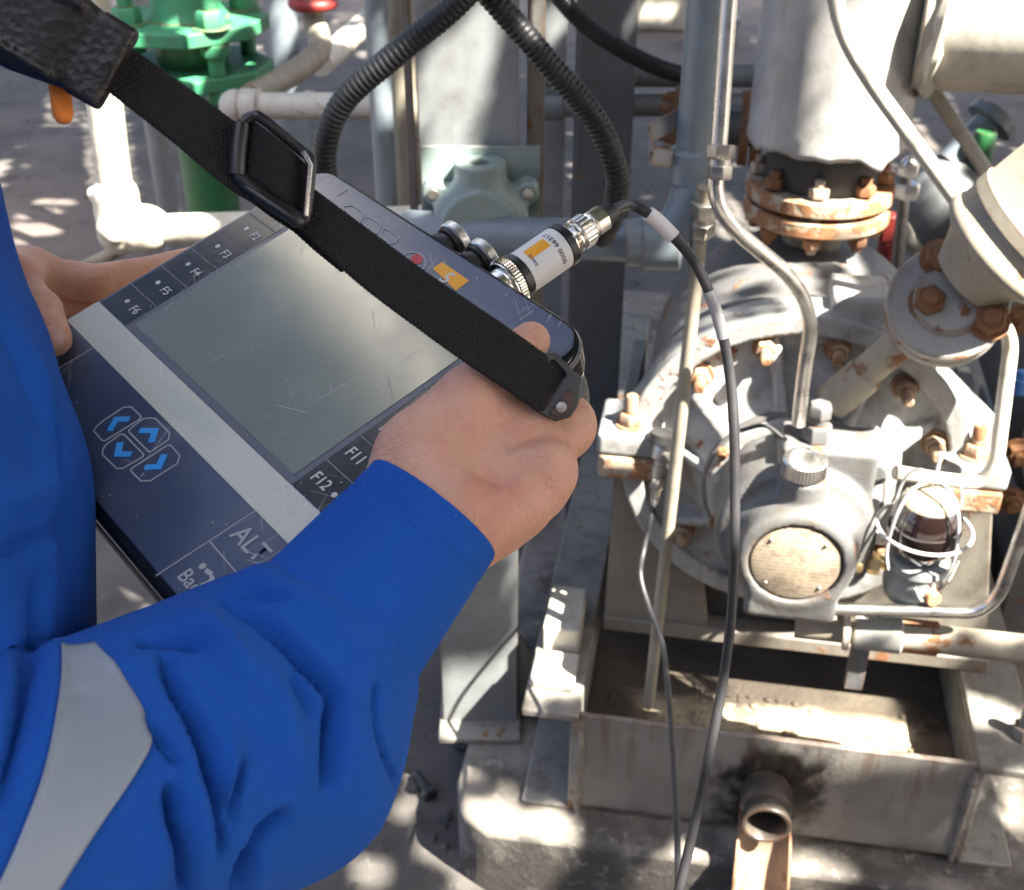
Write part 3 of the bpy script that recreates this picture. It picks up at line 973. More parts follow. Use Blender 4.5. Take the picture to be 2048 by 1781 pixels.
e1 = py_(1330, 484, 1.33); e2 = py_(1255, 484, 1.335)
b.lathe([(0.030, 0.0), (0.034, 0.004), (0.034, 0.044), (0.030, 0.048)], e1 + (e1 - e2).normalized() * 0.02, e2 - e1, 32)
b.build('elbow', m_conduit, cd)
h0 = py_(1300, 484, 1.333); h1 = py_(800, 468, 1.42)
MB().cyl(h0, h1, 0.0248, seg=32).build('horizontal_run', m_conduit, cd)
b = MB(); d = (h1 - h0).normalized()
b.lathe([(0.026, 0.0), (0.030, 0.004), (0.030, 0.06), (0.026, 0.064)], h1 - d * 0.07, d, 32)
b.build('coupling', m_conduit, cd)
b = MB()   # bracket strap left of the vertical run
q = [py_(1385, 222, 1.36), py_(1300, 268, 1.33), py_(1302, 312, 1.31), py_(1345, 318, 1.325)]
for i in range(3):
    d = (q[i + 1] - q[i]); c = (q[i] + q[i + 1]) / 2
    x, y, z = frame(d, Vector((0, 0.3, 1)))
    b.box(c, (0.003, 0.020, d.length), (x, y, z))
b.build('strap_bracket', m_grey, cd)

# ------------------------------------------------------------------ instrument tubes
def tubing(name, label, pts, w, mat=None, rad=0.05, fittings=(), smooth=False, cat='tube', parts=True):
    P = [pd(x, y, t) for x, y, t in pts]
    r = rp(w, sum(p[2] for p in pts) / len(pts))
    path = catmull(P, 8) if smooth else fillet(P, rad)
    base = min(P, key=lambda p: p.z)
    th = thing(name, label, cat, base)
    MB().tube(path, r, 14).build('tube', mat or m_steel, th)
    for (x, y, t), (x2, y2, t2), k in fittings:
        a, c = pd(x, y, t), pd(x2, y2, t2)
        ax = c - a; L = ax.length
        b = MB()
        b.hexnut(a, ax, r * 1.9 * k, L * 0.42)
        b.cyl(a + ax * 0.40, a + ax * 0.62, r * 1.45 * k, seg=16)
        b.hexnut(a + ax * 0.6, ax, r * 1.75 * k, L * 0.4, 0.4)
        b.build('compression_fitting', m_steeld, th, bevel=0.0006)
    return th
tubing('instrument_tube', 'bent steel tube swinging from the conduit down into the pump housing boss',
       [(1462, -60, 1.19), (1440, 270, 1.245), (1428, 400, 1.265), (1470, 462, 1.285), (1590, 560, 1.34), (1625, 640, 1.385), (1606, 760, 1.445), (1597, 850, 1.475)], 31, rad=0.045,
       fittings=[((1443, 290, 1.247), (1438, 360, 1.257), 0.9)])
tubing('drip_tube', 'long straight steel tube standing in the drip tray in front of the pump',
       [(1408, 375, 1.34), (1392, 560, 1.43), (1297, 1412, 1.82)], 27, m_creamd, fittings=[((1410, 400, 1.35), (1404, 470, 1.385), 1.0)])
tubing('sloping_tube', 'cream steel tube sloping down across the riser to the flanged stub on the right',
       [(1660, -60, 1.38), (1685, 70, 1.40), (1745, 170, 1.41), (1945, 445, 1.44)], 33, m_cream, rad=0.05)
tubing('far_sloping_tube', 'second sloping cream tube hanging under the branch pipe behind the first',
       [(1845, 150, 1.72), (2010, 400, 1.74)], 29, m_cream)
tubing('looped_tube', 'pale tube looping from the flanged stub down to the oil bottle cage',
       [(1960, 655, 1.45), (2010, 650, 1.46), (2022, 690, 1.48), (1992, 930, 1.53), (1960, 968, 1.55), (1870, 958, 1.535), (1790, 945, 1.52)], 30, m_cream, rad=0.04)
tubing('bottom_tube', 'polished tube running under the oil bottle and bending up at the right edge',
       [(1655, 1218, 1.54), (1960, 1226, 1.50), (2000, 1190, 1.48), (2075, 980, 1.36)], 27, m_steel, rad=0.06)
tubing('thin_capillary', 'thin dark capillary tube arched in front of the pump housing',
       [(1480, 862, 1.53), (1530, 852, 1.52), (1570, 880, 1.51)], 9, m_dark, smooth=True)

# painted pipe along the foot of the pump
pa, pb = pd(1590, 1248, 1.60), pd(2110, 1305, 1.52)
pp = thing('drain_pipe', 'weathered cream pipe with a rusty coupling along the foot of the pump', 'pipe', pa - ZZ * 0.02)
d = (pb - pa).normalized()
MB().cyl(pa, pb, rp(58, 1.56), seg=28).build('pipe_run', m_creamd, pp)
q = pd(1705, 1261, 1.58)
b = MB(); b.lathe([(0.019, 0), (0.0245, 0.003), (0.0245, 0.060), (0.020, 0.063)], q, d, 28); b.build('coupling', m_coup, pp)
q = pd(1800, 1270, 1.572)
b = MB(); b.lathe([(0.020, 0), (0.0228, 0.002), (0.0228, 0.046), (0.02, 0.048)], q, d, 28); b.build('rusty_union', m_rust, pp)
q = pd(1693, 1258, 1.58)
b = MB(); b.lathe([(0.0245, -0.005), (0.0285, -0.004), (0.0285, 0.004), (0.0245, 0.005)], q, d, 28); b.build('collar', m_cream, pp)
q = pd(1722, 1290, 1.59)
b = MB(); b.box(q - ZZ * 0.03, (0.024, 0.012, 0.09), (MU, MV, ZZ)); b.build('support', m_castd, pp, bevel=0.001)

# ------------------------------------------------------------------ flanged stub (upper right)
fc = pd(1893, 612, 1.42)
fa = (Vector((-0.20, -0.66, 0.56))).normalized()            # the face looks at the camera, a little left and up
st = thing('flanged_stub', 'round rusty bolted flange with a pipe stub in front of the pump at right', 'flange', fc)
b = MB(); b.lathe([(0.03, 0.0), (0.066, 0.0), (0.069, 0.003), (0.069, 0.018), (0.066, 0.021), (0.042, 0.0215), (0.038, 0.030), (0.02, 0.031)], fc, fa, 56); b.build('front_disc', m_stub, st)
b = MB(); b.lathe([(0.03, -0.030), (0.066, -0.030), (0.069, -0.027), (0.069, -0.010), (0.066, -0.006), (0.03, -0.006)], fc, fa, 56); b.build('rear_disc', m_stub, st)
MB().lathe([(0.02, -0.0058), (0.060, -0.0058), (0.060, -0.0002), (0.02, -0.0002)], fc, fa, 40).build('gasket', m_dark, st)
fx, fy, _ = frame(fa)
for x, y in ((1880, 508), (1858, 604), (1974, 650)):
    q = pd(x, y, 1.40)
    q = q - fa * (q - fc).dot(fa) + fa * 0.022
    off = q - (fc + fa * 0.022)
    if off.length > 0.052: q = fc + fa * 0.022 + off.normalized() * 0.052
    b = MB(); bolt(b, q, fa, 0.0185, 0.012, 0.017, rot=x * 0.1); b.build('flange_bolt', m_rust, st, bevel=0.0012)
b = MB()
s0 = fc - fa * 0.02 + (pd(1790, 680, 1.47) - pd(1893, 612, 1.42)) * 0.35
b.tube([s0, pd(1760, 720, 1.50), pd(1662, 806, 1.545)], 0.021, 22)
b.build('stub_pipe', m_creamd, st)
b = MB(); a0, a1 = pd(1735, 745, 1.512), pd(1662, 806, 1.546)
b.lathe([(0.022, 0), (0.025, 0.002), (0.025, (a1 - a0).length)], a0, a1 - a0, 24); b.build('stub_coupling', m_creamd, st)

# pale clad cylinder that reaches into the frame at right, joined to the flange by a cone
cyl_a = pd(1975, 520, 1.37); cyl_b = pd(2150, 385, 1.30)
cs = thing('clad_elbow', 'pale clad pipe end leaning in from the right above the rusty flange', 'pipe', cyl_a)
d = (cyl_b - cyl_a).normalized()
b = MB()
b.lathe([(0.042, -0.035), (0.050, -0.016), (0.060, 0.0), (0.074, 0.010), (0.0785, 0.014), (0.080, 0.020), (0.0785, 0.027), (0.076, 0.030), (0.076, 0.25)], cyl_a, d, 56)
b.build('cladding', m_creamd, cs)
b = MB(); b.lathe([(0.076, 0.050), (0.0785, 0.051), (0.0785, 0.066), (0.076, 0.067)], cyl_a, d, 56); b.build('band', m_creamd, cs)

# ------------------------------------------------------------------ vibration pickup on the pump, left
sp = pv(1325, 905, 1.40)
pk = thing('pickup_sensor', 'small steel vibration pickup stuck on the left of the pump cover', 'sensor', sp)
pdn = (pv(1312, 985, 1.385) - sp).normalized()
b = MB(); b.lathe([(0.013, -0.012), (0.0145, -0.010), (0.0145, 0.008), (0.010, 0.011), (0.010, 0.018), (0.0115, 0.019), (0.0115, 0.034), (0.008, 0.036)], sp, pdn, 24); b.build('sensor_body', m_steeld, pk)
b = MB(); b.lathe([(0.0085, 0.036), (0.0095, 0.037), (0.0095, 0.052), (0.007, 0.055), (0.0055, 0.075)], sp, pdn, 24); b.build('sensor_connector', m_nickel, pk)
b = MB(); q = sp + pdn * 0.05
b.lathe([(0.018, -0.03), (0.022, -0.028), (0.022, -0.014), (0.012, -0.012)], sp, pdn, 20); b.build('magnet_foot', m_dark, pk)
# ------------------------------------------------------------------ steel column with the junction box, and its hoses
CX, CY = -0.053, 1.455
colm = thing('steel_column', 'grey painted steel column standing behind the analyzer, one side in sun', 'column', Vector((CX, CY, 0.14)))
b = MB(); ax3 = (Vector((1, 0, 0)), Vector((0, 1, 0)), ZZ)
b.box((CX, CY, 1.5), (0.124, 0.007, 2.72), ax3)
b.build('front_flange', m_grey, colm, bevel=0.002)
b = MB(); b.box((CX, CY + 0.055, 1.5), (0.006, 0.104, 2.72), ax3); b.box((CX, CY + 0.11, 1.5), (0.124, 0.007, 2.72), ax3); b.build('web_and_back_flange', m_grey, colm, bevel=0.002)
b = MB(); b.box((CX + 0.0, CY + 0.03, 0.146), (0.135, 0.15, 0.012), ax3); b.build('base_plate', m_skid, colm, bevel=0.003)
b = MB()
b.prism([(0.0, 0.0), (0.085, 0.0), (0.0, 0.17)], Vector((CX + 0.0625, CY + 0.02, 0.152)), Vector((1, 0, 0)), ZZ, Vector((0, 0.008, 0)))
b.build('gusset', m_grey, colm, bevel=0.001)
m_coledge = paint('rust_edged_grey_paint', (0.17, 0.165, 0.155), 0.42, 0.5, 0.7, 1.0)
for dx, w_, dy in ((0.083, 0.022, 0.06), (-0.074, 0.010, 0.03)):
    MB().box((CX + dx, CY + dy, 1.75), (w_, 0.006, 2.2), ax3).build('side_strip', m_coledge, colm, bevel=0.001)

# junction box
JP = py_(962, 405, 1.43)
jb = thing('junction_box', 'pale green grey cast junction box bolted to a plate on the column', 'junction box', Vector((JP.x, 1.44, JP.z - 0.06)))
b = MB(); b.box((JP.x + 0.0, 1.446, JP.z + 0.004), (0.148, 0.006, 0.125), ax3); b.build('back_plate', m_box, jb, bevel=0.001)
JC = np.array([JP.x, 1.425, JP.z - 0.022])
def f_jb(P):
    q = P - JC
    rr = np.hypot(q[:, 0], q[:, 2])
    d = smax(rr - 0.060, np.abs(q[:, 1] + 0.008) - 0.024, 0.012)
    d = smin(d, smax(rr - 0.050, np.abs(q[:, 1] + 0.036) - 0.006, 0.004), 0.006)
    for s in (-1, 1):
        for t in (0.040, -0.045):
            d = smin(d, smax(np.hypot(q[:, 0] - s * 0.058, q[:, 2] - t) - 0.014, np.abs(q[:, 1] - 0.0) - 0.014, 0.004), 0.012)
    hub = smax(np.hypot(q[:, 0], q[:, 1] + 0.004) - 0.032, np.abs(q[:, 2] - 0.058) - 0.020, 0.004)
    d = smin(d, hub, 0.010)
    d = smax(d, -smax(np.hypot(q[:, 0], q[:, 1] + 0.004) - 0.013, -(q[:, 2] - 0.062), 0.001), 0.002)
    return d
sdf_object('box_body', f_jb, JC - 0.095, JC + 0.095, 0.0026, m_box, jb)
for s in (-1, 1):
    MB().cyl(Vector(JC) + Vector((s * 0.058, -0.018, 0.040)), Vector(JC) + Vector((s * 0.058, -0.008, 0.040)), 0.007, seg=14).build('cover_screw', m_steeld, jb, bevel=0.0008)

# corrugated hoses
def hose(name, label, pts, w, group):
    P = catmull([pd(*p) for p in pts], 14)
    L = [0]
    for i in range(1, len(P)): L.append(L[-1] + (P[i] - P[i - 1]).length)
    r0 = rp(w, pts[len(pts) // 2][2])
    N = int(L[-1] / 0.00115)
    path = []; rad = []
    j = 0
    for i in range(N + 1):
        s = L[-1] * i / N
        while j < len(L) - 2 and L[j + 1] < s: j += 1
        f = (s - L[j]) / max(L[j + 1] - L[j], 1e-9)
        path.append(P[j].lerp(P[j + 1], f))
        ph = (s / 0.0058) % 1.0
        rad.append(r0 * (1.0 - 0.085 * (0.5 + 0.5 * math.cos(2 * math.pi * ph)) ** 2))
    o = MB().tube(path, r0, 20, rad=rad).build(name, m_hose, None, org=P[-1])
    return tag(o, label, 'hose', group)
hose('corrugated_hose', 'black corrugated hose curving down to the left behind the strap buckle',
     [(985, -70, 1.10), (900, 20, 1.12), (790, 110, 1.14), (690, 200, 1.17), (652, 290, 1.20), (658, 380, 1.24), (700, 470, 1.28), (800, 520, 1.32)], 50, 'corrugated conduit hoses')
hose('corrugated_hose', 'black corrugated hose curving down to the right behind the connector',
     [(925, -70, 1.13), (1005, 20, 1.14), (1100, 130, 1.16), (1190, 240, 1.19), (1232, 340, 1.22), (1232, 395, 1.25), (1222, 440, 1.30), (1205, 475, 1.40)], 49, 'corrugated conduit hoses')
hose('cable_bundle', 'thick dark cable sagging to the right behind the conduit at the top',
     [(1100, -30, 1.75), (1150, 30, 1.78), (1220, 85, 1.80), (1330, 140, 1.84), (1450, 165, 1.9)], 36, 'corrugated conduit hoses')

# ------------------------------------------------------------------ pipes and posts behind
def vpost(name, label, x, y, Y, w, mat, z0=0.0, z1=3.0, cat='pipe', seg=28, kind='cyl', depth=0.1):
    p = py_(x, y, Y)
    th = thing(name, label, cat, Vector((p.x, p.y, z0)))
    t = depth_of(p)
    if kind == 'cyl':
        MB().cyl(Vector((p.x, p.y, z0)), Vector((p.x, p.y, z1)), rp(w, t), seg=seg).build('pipe_run', mat, th)
        MB().lathe([(rp(w, t) * 1.9, 0.0), (rp(w, t) * 1.9, 0.012), (rp(w, t) * 1.02, 0.013)], Vector((p.x, p.y, z0)), ZZ, 24).build('foot_plate', mat, th)
    else:
        W = rp(w, t) * 2
        b = MB(); b.box((p.x, p.y, (z0 + z1) / 2), (W, 0.010, z1 - z0)); b.box((p.x, p.y + depth, (z0 + z1) / 2), (W, 0.010, z1 - z0)); b.build('flange', mat, th, bevel=0.002)
        b = MB(); b.box((p.x, p.y + depth / 2, (z0 + z1) / 2), (0.008, depth - 0.011, z1 - z0)); b.build('web', mat, th)
        b = MB(); b.box((p.x, p.y + depth / 2, z0 + 0.008), (W * 1.7, depth * 1.8, 0.016)); b.build('base_plate', mat, th)
    return th
def depth_of(p):
    return depth(p)
vpost('vertical_pipe', 'slim blue grey vertical pipe just left of the beige one behind the hose', 762, 200, 1.95, 46, m_conduit)
vpost('vertical_pipe', 'beige vertical pipe between the slim grey pipe and the steel column', 808, 200, 2.02, 58, m_creamd)
vpost('vertical_pipe', 'broad pale grey vertical post behind the green valve flanges', 568, 100, 3.3, 66, m_conduit)
vpost('vertical_pipe', 'thin grey vertical pipe behind the left part of the strap', 322, 330, 2.9, 40, m_grey)
vpost('vertical_pipe', 'grey pipe at the top edge beside the green valve bonnet', 283, 30, 3.4, 36, m_grey)
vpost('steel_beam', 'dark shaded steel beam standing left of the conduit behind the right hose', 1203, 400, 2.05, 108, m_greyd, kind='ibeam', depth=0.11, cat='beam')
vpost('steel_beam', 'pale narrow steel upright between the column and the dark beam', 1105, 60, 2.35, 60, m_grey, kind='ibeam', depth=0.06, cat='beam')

def hpipe(name, label, p0, p1, w, mat, extra=None, cat='pipe', seg=28):
    a, c = py_(*p0), py_(*p1)
    r = rp(w, (depth(a) + depth(c)) / 2)
    th = thing(name, label, cat, Vector((a.x, a.y, min(a.z, c.z) - r)))
    MB().cyl(a, c, r, seg=seg).build('pipe_run', mat, th)
    return th, a, c, r
th, a, c, r = hpipe('back_pipe', 'upper of two grey horizontal pipes behind the dark beam', (1075, 150, 2.25), (1560, 152, 2.18), 46, m_grey)
th, a, c, r = hpipe('back_pipe', 'lower of two grey horizontal pipes behind the dark beam', (1075, 212, 2.25), (1560, 208, 2.18), 46, m_grey)
b = MB(); d = (c - a).normalized(); b.lathe([(r, 0), (r * 1.3, 0.004), (r * 1.3, 0.05), (r, 0.054)], a + d * 0.0, d, 24); b.build('coupling', m_grey, th)
# rusty flange pair behind the conduit
q0 = py_(1372, 250, 2.0)
rf = thing('rusty_flange', 'rust brown flange pair on a pipe behind the conduit', 'flange', q0 - ZZ * 0.08)
d = MU
b = MB(); b.lathe([(0.02, -0.022), (0.062, -0.022), (0.062, -0.003), (0.02, -0.003)], q0 + d * 0.0, d, 40); b.build('flange_disc', m_rust, rf)
b = MB(); b.lathe([(0.02, 0.09), (0.062, 0.09), (0.062, 0.105), (0.02, 0.105)], q0, d, 40); b.lathe([(0.02, 0.11), (0.062, 0.11), (0.062, 0.128), (0.02, 0.128)], q0, d, 40); b.build('flange_pair', m_rust, rf)
b = MB(); b.cyl(q0 - d * 0.02, q0 + d * 0.22, 0.03, seg=28); b.build('spool_pipe', m_greyd, rf)
for k in range(4):
    a_ = R_(45 + 90 * k); x, y, z = frame(d)
    p = q0 + (x * math.cos(a_) + y * math.sin(a_)) * 0.050
    b = MB(); bolt(b, p - d * 0.022, -d, 0.011, 0.012, 0.012, False); b.build('flange_bolt', m_rust, rf)

# white pipe with fittings, left
w0 = py_(178, 60, 1.72); wz = py_(235, 470, 1.72).z
wp = thing('white_pipe', 'white painted pipe bend with bulky fittings left of the strap', 'pipe', Vector((w0.x, 1.72, wz - 0.05)))
wx = py_(236, 440, 1.72)
W = lambda x, y: py_(x, y, 1.72)
top = W(205, 175) + (W(205, 175) - W(236, 400)) * 3.0
MB().tube([W(236, 420), W(205, 175), top], 0.0255, 28).build('upright', m_white, wp)
hz = W(262, 462); he = W(262, 462) + (py_(470, 455, 1.72) - hz).normalized() * 0.62
MB().tube([hz, he], 0.0235, 28).build('horizontal_run', m_white, wp)
WC = np.array(list(W(236, 430)))
up = np.array(list((W(205, 175) - W(236, 420)).normalized())); hv = np.array(list((he - hz).normalized()))
def f_tee(P):
    d = sd_capsule(P, WC + up * 0.030, WC + up * 0.005, 0.034, 0.034)
    d = smin(d, sd_capsule(P, WC + up * 0.000, WC - up * 0.030, 0.030, 0.031), 0.008)
    d = smin(d, sd_capsule(P, WC - up * 0.026, WC - up * 0.024 + hv * 0.050, 0.031, 0.030), 0.012)
    d = smin(d, sd_capsule(P, WC - up * 0.024 + hv * 0.030, WC - up * 0.024 + hv * 0.040, 0.037, 0.037), 0.003)
    d = smin(d, sd_capsule(P, WC + up * 0.034 - hv * 0.03, WC + up * 0.034 - hv * 0.028, 0.012, 0.012), 0.006)
    d = smin(d, sd_capsule(P, WC - up * 0.010 - hv * 0.012 + np.array([0, -0.03, 0]), WC - up * 0.02 + np.array([0, -0.035, 0]), 0.013, 0.012), 0.008)
    return d
sdf_object('tee_fitting', f_tee, WC - 0.11, WC + 0.11, 0.003, m_white, wp)
th, a, c, r = hpipe('ground_pipe', 'thin cream pipe slanting along the ground below the white bend', (150, 545, 1.9), (300, 470, 2.15), 26, m_creamd)

# cream horizontal pipe with a sunlit cap, and the slanting pipe with red handwheel
th, a, c, r = hpipe('capped_pipe', 'cream horizontal pipe with a rounded fitting at its left end, dappled by sun', (470, 212, 2.35), (905, 212, 2.3), 52, m_cream)
b = MB(); d = (c - a).normalized(); b.sphere(a, r * 1.25, 24, 14); b.lathe([(r, 0.01), (r * 1.3, 0.015), (r * 1.3, 0.05), (r, 0.055)], a, d, 28); b.build('end_fitting', m_cream, th)
sl = thing('slanting_pipe', 'weathered cream pipe slanting up to the red handwheel valve', 'pipe', py_(500, 190, 2.45))
P = [py_(500, 196, 2.42), py_(610, 130, 2.75), py_(640, 95, 2.85), py_(628, 40, 2.9), py_(626, 15, 2.9)]
MB().tube(catmull(P, 6), 0.027, 22).build('pipe_run', m_creamd, sl)
b = MB(); q = py_(626, 28, 2.9); b.lathe([(0.010, 0.0), (0.016, 0.0), (0.02, 0.03), (0.012, 0.05)], q, ZZ, 16); b.build('valve_neck', m_creamd, sl)
hw = thing('red_handwheel', 'dull red valve handwheel at the top edge on the slanting pipe', 'handwheel', py_(626, 14, 2.9))
b = MB(); q = py_(626, 6, 2.9)
ringp = [q + Vector((math.cos(2 * math.pi * i / 40), math.sin(2 * math.pi * i / 40), 0)) * 0.046 for i in range(41)]
b.tube(ringp, 0.013, 12); b.build('wheel_rim', m_red, hw)
b = MB()
for k in range(4):
    a_ = R_(45 + 90 * k); b.cyl(q, q + Vector((math.cos(a_), math.sin(a_), 0)) * 0.046, 0.007, seg=8)
b.cyl(q - ZZ * 0.02, q + ZZ * 0.015, 0.014, seg=14); b.build('wheel_spokes', m_red, hw)
# long pipe with saddles far behind it, catching the sun
th, a, c, r = hpipe('dappled_pipe', 'cream pipe running up to the right behind the red handwheel, striped with sun', (640, 130, 3.2), (760, 20, 3.7), 48, m_cream)

# ------------------------------------------------------------------ green valve, upper left
gc = py_(395, 180, 2.55)
gv = thing('green_valve', 'bright green flanged valve on a green pipe behind the strap', 'valve', Vector((gc.x, gc.y, 0)))
MB().cyl(Vector((gc.x, gc.y, 0.0)), Vector((gc.x, gc.y, gc.z - 0.02)), 0.058, seg=36).build('lower_pipe', m_greend, gv)
def oct_plate(z0, z1, rx, ry):
    pts = [(rx * math.cos(R_(a)) * (1 if abs(math.cos(R_(a))) < 0.95 else 1), ry * math.sin(R_(a))) for a in (20, 70, 110, 160, 200, 250, 290, 340)]
    return MB().prism(pts, Vector((gc.x, gc.y, z0)), MU, MV, ZZ * (z1 - z0))
zl = py_(400, 165, 2.45).z
oct_plate(zl - 0.014, zl + 0.014, 0.165, 0.165).build('lower_flange', m_green, gv, bevel=0.003)
zu = zl + 0.092
oct_plate(zu - 0.014, zu + 0.014, 0.165, 0.165).build('upper_flange', m_green, gv, bevel=0.003)
MB().lathe([(0.07, 0), (0.075, 0.01), (0.075, zu - zl - 0.03), (0.07, zu - zl - 0.02)], Vector((gc.x, gc.y, zl + 0.015)), ZZ, 36).build('valve_body', m_greend, gv)
MB().lathe([(0.085, 0.0), (0.072, 0.02), (0.066, 0.10), (0.062, 0.30)], Vector((gc.x, gc.y, zu + 0.015)), ZZ, 36).build('bonnet', m_green, gv)
for k in range(4):
    a_ = R_(45 + 90 * k - 10)
    p = Vector((gc.x, gc.y, 0)) + Vector((math.cos(a_), math.sin(a_), 0)) * 0.125
    b = MB(); q = Vector((p.x, p.y, zu + 0.0145)); bolt(b, q, ZZ, 0.030, 0.07, 0.032, True); b.hexnut(q + ZZ * 0.075, ZZ, 0.027, 0.03)
    q2 = Vector((p.x, p.y, zl + 0.0145)); b.cyl(q2, q - ZZ * 0.029, 0.017, seg=14); b.hexnut(q - ZZ * 0.0295, -ZZ, 0.030, 0.026)
    q3 = Vector((p.x, p.y, zl - 0.0145)); b.hexnut(q3, -ZZ, 0.030, 0.026)
    b.build('flange_bolt', m_green, gv, bevel=0.002)

# ------------------------------------------------------------------ blurred equipment at far right and top
av = py_(1935, 430, 2.25)
vv = thing('grey_valve', 'blurred pale grey valve body with green handwheel behind the sloping tubes', 'valve', Vector((av.x, av.y, 0)))
b = MB(); b.sphere(py_(1890, 420, 2.25), 0.10, 24, 16, (1, 1, 1.1)); b.cyl(py_(1890, 440, 2.25), Vector((py_(1890, 440, 2.25).x, 2.25, 0)), 0.055, seg=24)
b.build('valve_body', m_grey, vv)
b = MB(); b.cyl(py_(1900, 330, 2.25), py_(1998, 225, 2.28), 0.03, seg=20); b.lathe([(0.03, 0), (0.05, 0.003), (0.05, 0.02), (0.03, 0.023)], py_(1975, 250, 2.28), py_(1998, 225, 2.28) - py_(1900, 330, 2.25), 24); b.build('valve_stem', m_conduit, vv)
b = MB(); q = py_(1965, 300, 2.22); b.lathe([(0.010, -0.036), (0.018, -0.036), (0.021, -0.03), (0.021, 0.03), (0.018, 0.036), (0.010, 0.036)], q, ZZ, 24); b.build('green_actuator', m_greend, vv)
b = MB(); q = py_(1925, 560, 2.2); b.cyl(q, py_(1780, 445, 2.2), 0.022, seg=18); b.build('side_pipe', m_cream, vv)
gt = thing('gauge_tube', 'thin steel gauge line with bright fittings behind the riser flange', 'tube', py_(1790, 640, 1.9))
b = MB(); b.tube([py_(1780, 680, 1.9), py_(1800, 470, 1.9), py_(1812, 340, 1.9)], 0.010, 12); b.build('tube', m_steeld, gt)
b = MB(); b.hexnut(py_(1813, 395, 1.9), ZZ, 0.020, 0.025); b.hexnut(py_(1815, 350, 1.9), ZZ, 0.017, 0.02); b.sphere(py_(1818, 330, 1.9), 0.014, 12, 8); b.build('gauge_fitting', m_steel, gt)
rb = thing('red_block', 'small dark red block beside the lower riser flange', 'valve', py_(1775, 470, 2.0))
b = MB(); b.box(py_(1775, 455, 2.0), (0.028, 0.03, 0.05)); b.cyl(py_(1775, 480, 2.0), py_(1775, 480, 2.0) - ZZ * 0.5, 0.015, seg=14); b.build('block_body', m_red, rb, bevel=0.004)
mt = thing('motor_frame', 'dark motor end with rusty bolts at the right edge behind the pump', 'motor', M(0.62, 1.75, 0.14))
b = MB(); b.lathe([(0.05, -0.02), (0.19, 0.0), (0.20, 0.02), (0.20, 0.40)], M(0.70, 1.72, 0.62), MV, 40); b.build('motor_shell', m_greyd, mt)
b = MB(); b.mbox(0.55, 0.86, 1.72, 2.2, 0.16, 0.45); b.build('motor_foot', m_castd, mt, bevel=0.006)
for x, y in ((2035, 905), (2020, 1000), (2040, 640)):
    b = MB(); bolt(b, pv(x, y, 1.715), -MV, 0.020, 0.012, 0.016); b.build('motor_bolt', m_rust, mt)
bl = thing('blue_tag', 'small bright blue fitting at the right edge behind the looped tube', 'fitting', pv(2040, 770, 1.66))
m_bluef = plain('blue_fitting_paint', (0.06, 0.20, 0.55), 0.4)
b = MB(); b.lathe([(0.008, -0.014), (0.013, -0.012), (0.013, 0.010), (0.009, 0.014), (0.009, 0.022)], pv(2040, 770, 1.66), ZZ, 20); b.build('fitting_body', m_bluef, bl)
# far clutter along the top edge
for i, (x, y, Y, w, h, dpt, mm, lab) in enumerate([
        (1310, 30, 4.3, 0.42, 0.25, 0.3, m_cream, 'cream painted block far behind the conduit at the top edge'),
        (1430, 70, 3.6, 0.20, 0.12, 0.2, m_greyd, 'low dark block on the ground beside the far cream block')]):
    q = pz(x, y + 20, 0.0)
    th = thing('equipment_block', lab, 'equipment', Vector((q.x, q.y, 0)))
    b = MB(); b.box(q + ZZ * h / 2, (w, dpt, h)); b.build('block_body', mm, th, bevel=0.012)
    b = MB(); b.box(q + ZZ * (h + 0.02), (w * 1.08, dpt * 1.08, 0.035)); b.build('block_top', m_grey, th, bevel=0.006)
rod = thing('black_rod', 'thin black rod standing on the ground beside the steel column', 'rod', pz(940, 1410, 0.0))
q = pz(942, 1412, 0.0)
MB().cyl(q, py_(918, 1180, q.y - 0.02), 0.0095, seg=14).build('rod_bar', m_rubber, rod)
db = thing('scrap_bolt', 'small dark scrap of hardware lying on the ground', 'scrap', pz(845, 1565, 0.0))
q = pz(845, 1568, 0.012); b = MB(); b.cyl(q - Vector((0.012, -0.02, 0)), q + Vector((0.012, -0.02, 0)), 0.009, seg=12); b.hexnut(q + Vector((0.010, -0.017, 0)), Vector((0.5, -0.8, 0)), 0.014, 0.012); b.build('scrap_body', m_dark, db)
db = thing('scrap_washer', 'second small scrap beside the base of the plinth', 'scrap', pz(925, 1490, 0.0))
q = pz(925, 1490, 0.006); b = MB(); b.lathe([(0.008, 0), (0.016, 0), (0.016, 0.006), (0.008, 0.006)], q, ZZ, 16, closed=True); b.build('scrap_body', m_dark, db)
rnd = random.Random(8)
b = MB()
for i in range(1100):
    q = pz(rnd.uniform(0, 2048), rnd.choice([rnd.uniform(40, 600), rnd.uniform(1200, 1790)]), 0.0)
    r = rnd.choice([rnd.uniform(0.0015, 0.005), rnd.uniform(0.003, 0.009)])
    b.sphere(q + ZZ * r * 0.3, r, 6, 4, (1, rnd.uniform(0.6, 1.5), 0.6))
tag(b.build('grit', m_ground, smooth=60), 'loose grit scattered over the yard ground', 'grit', kind='stuff')
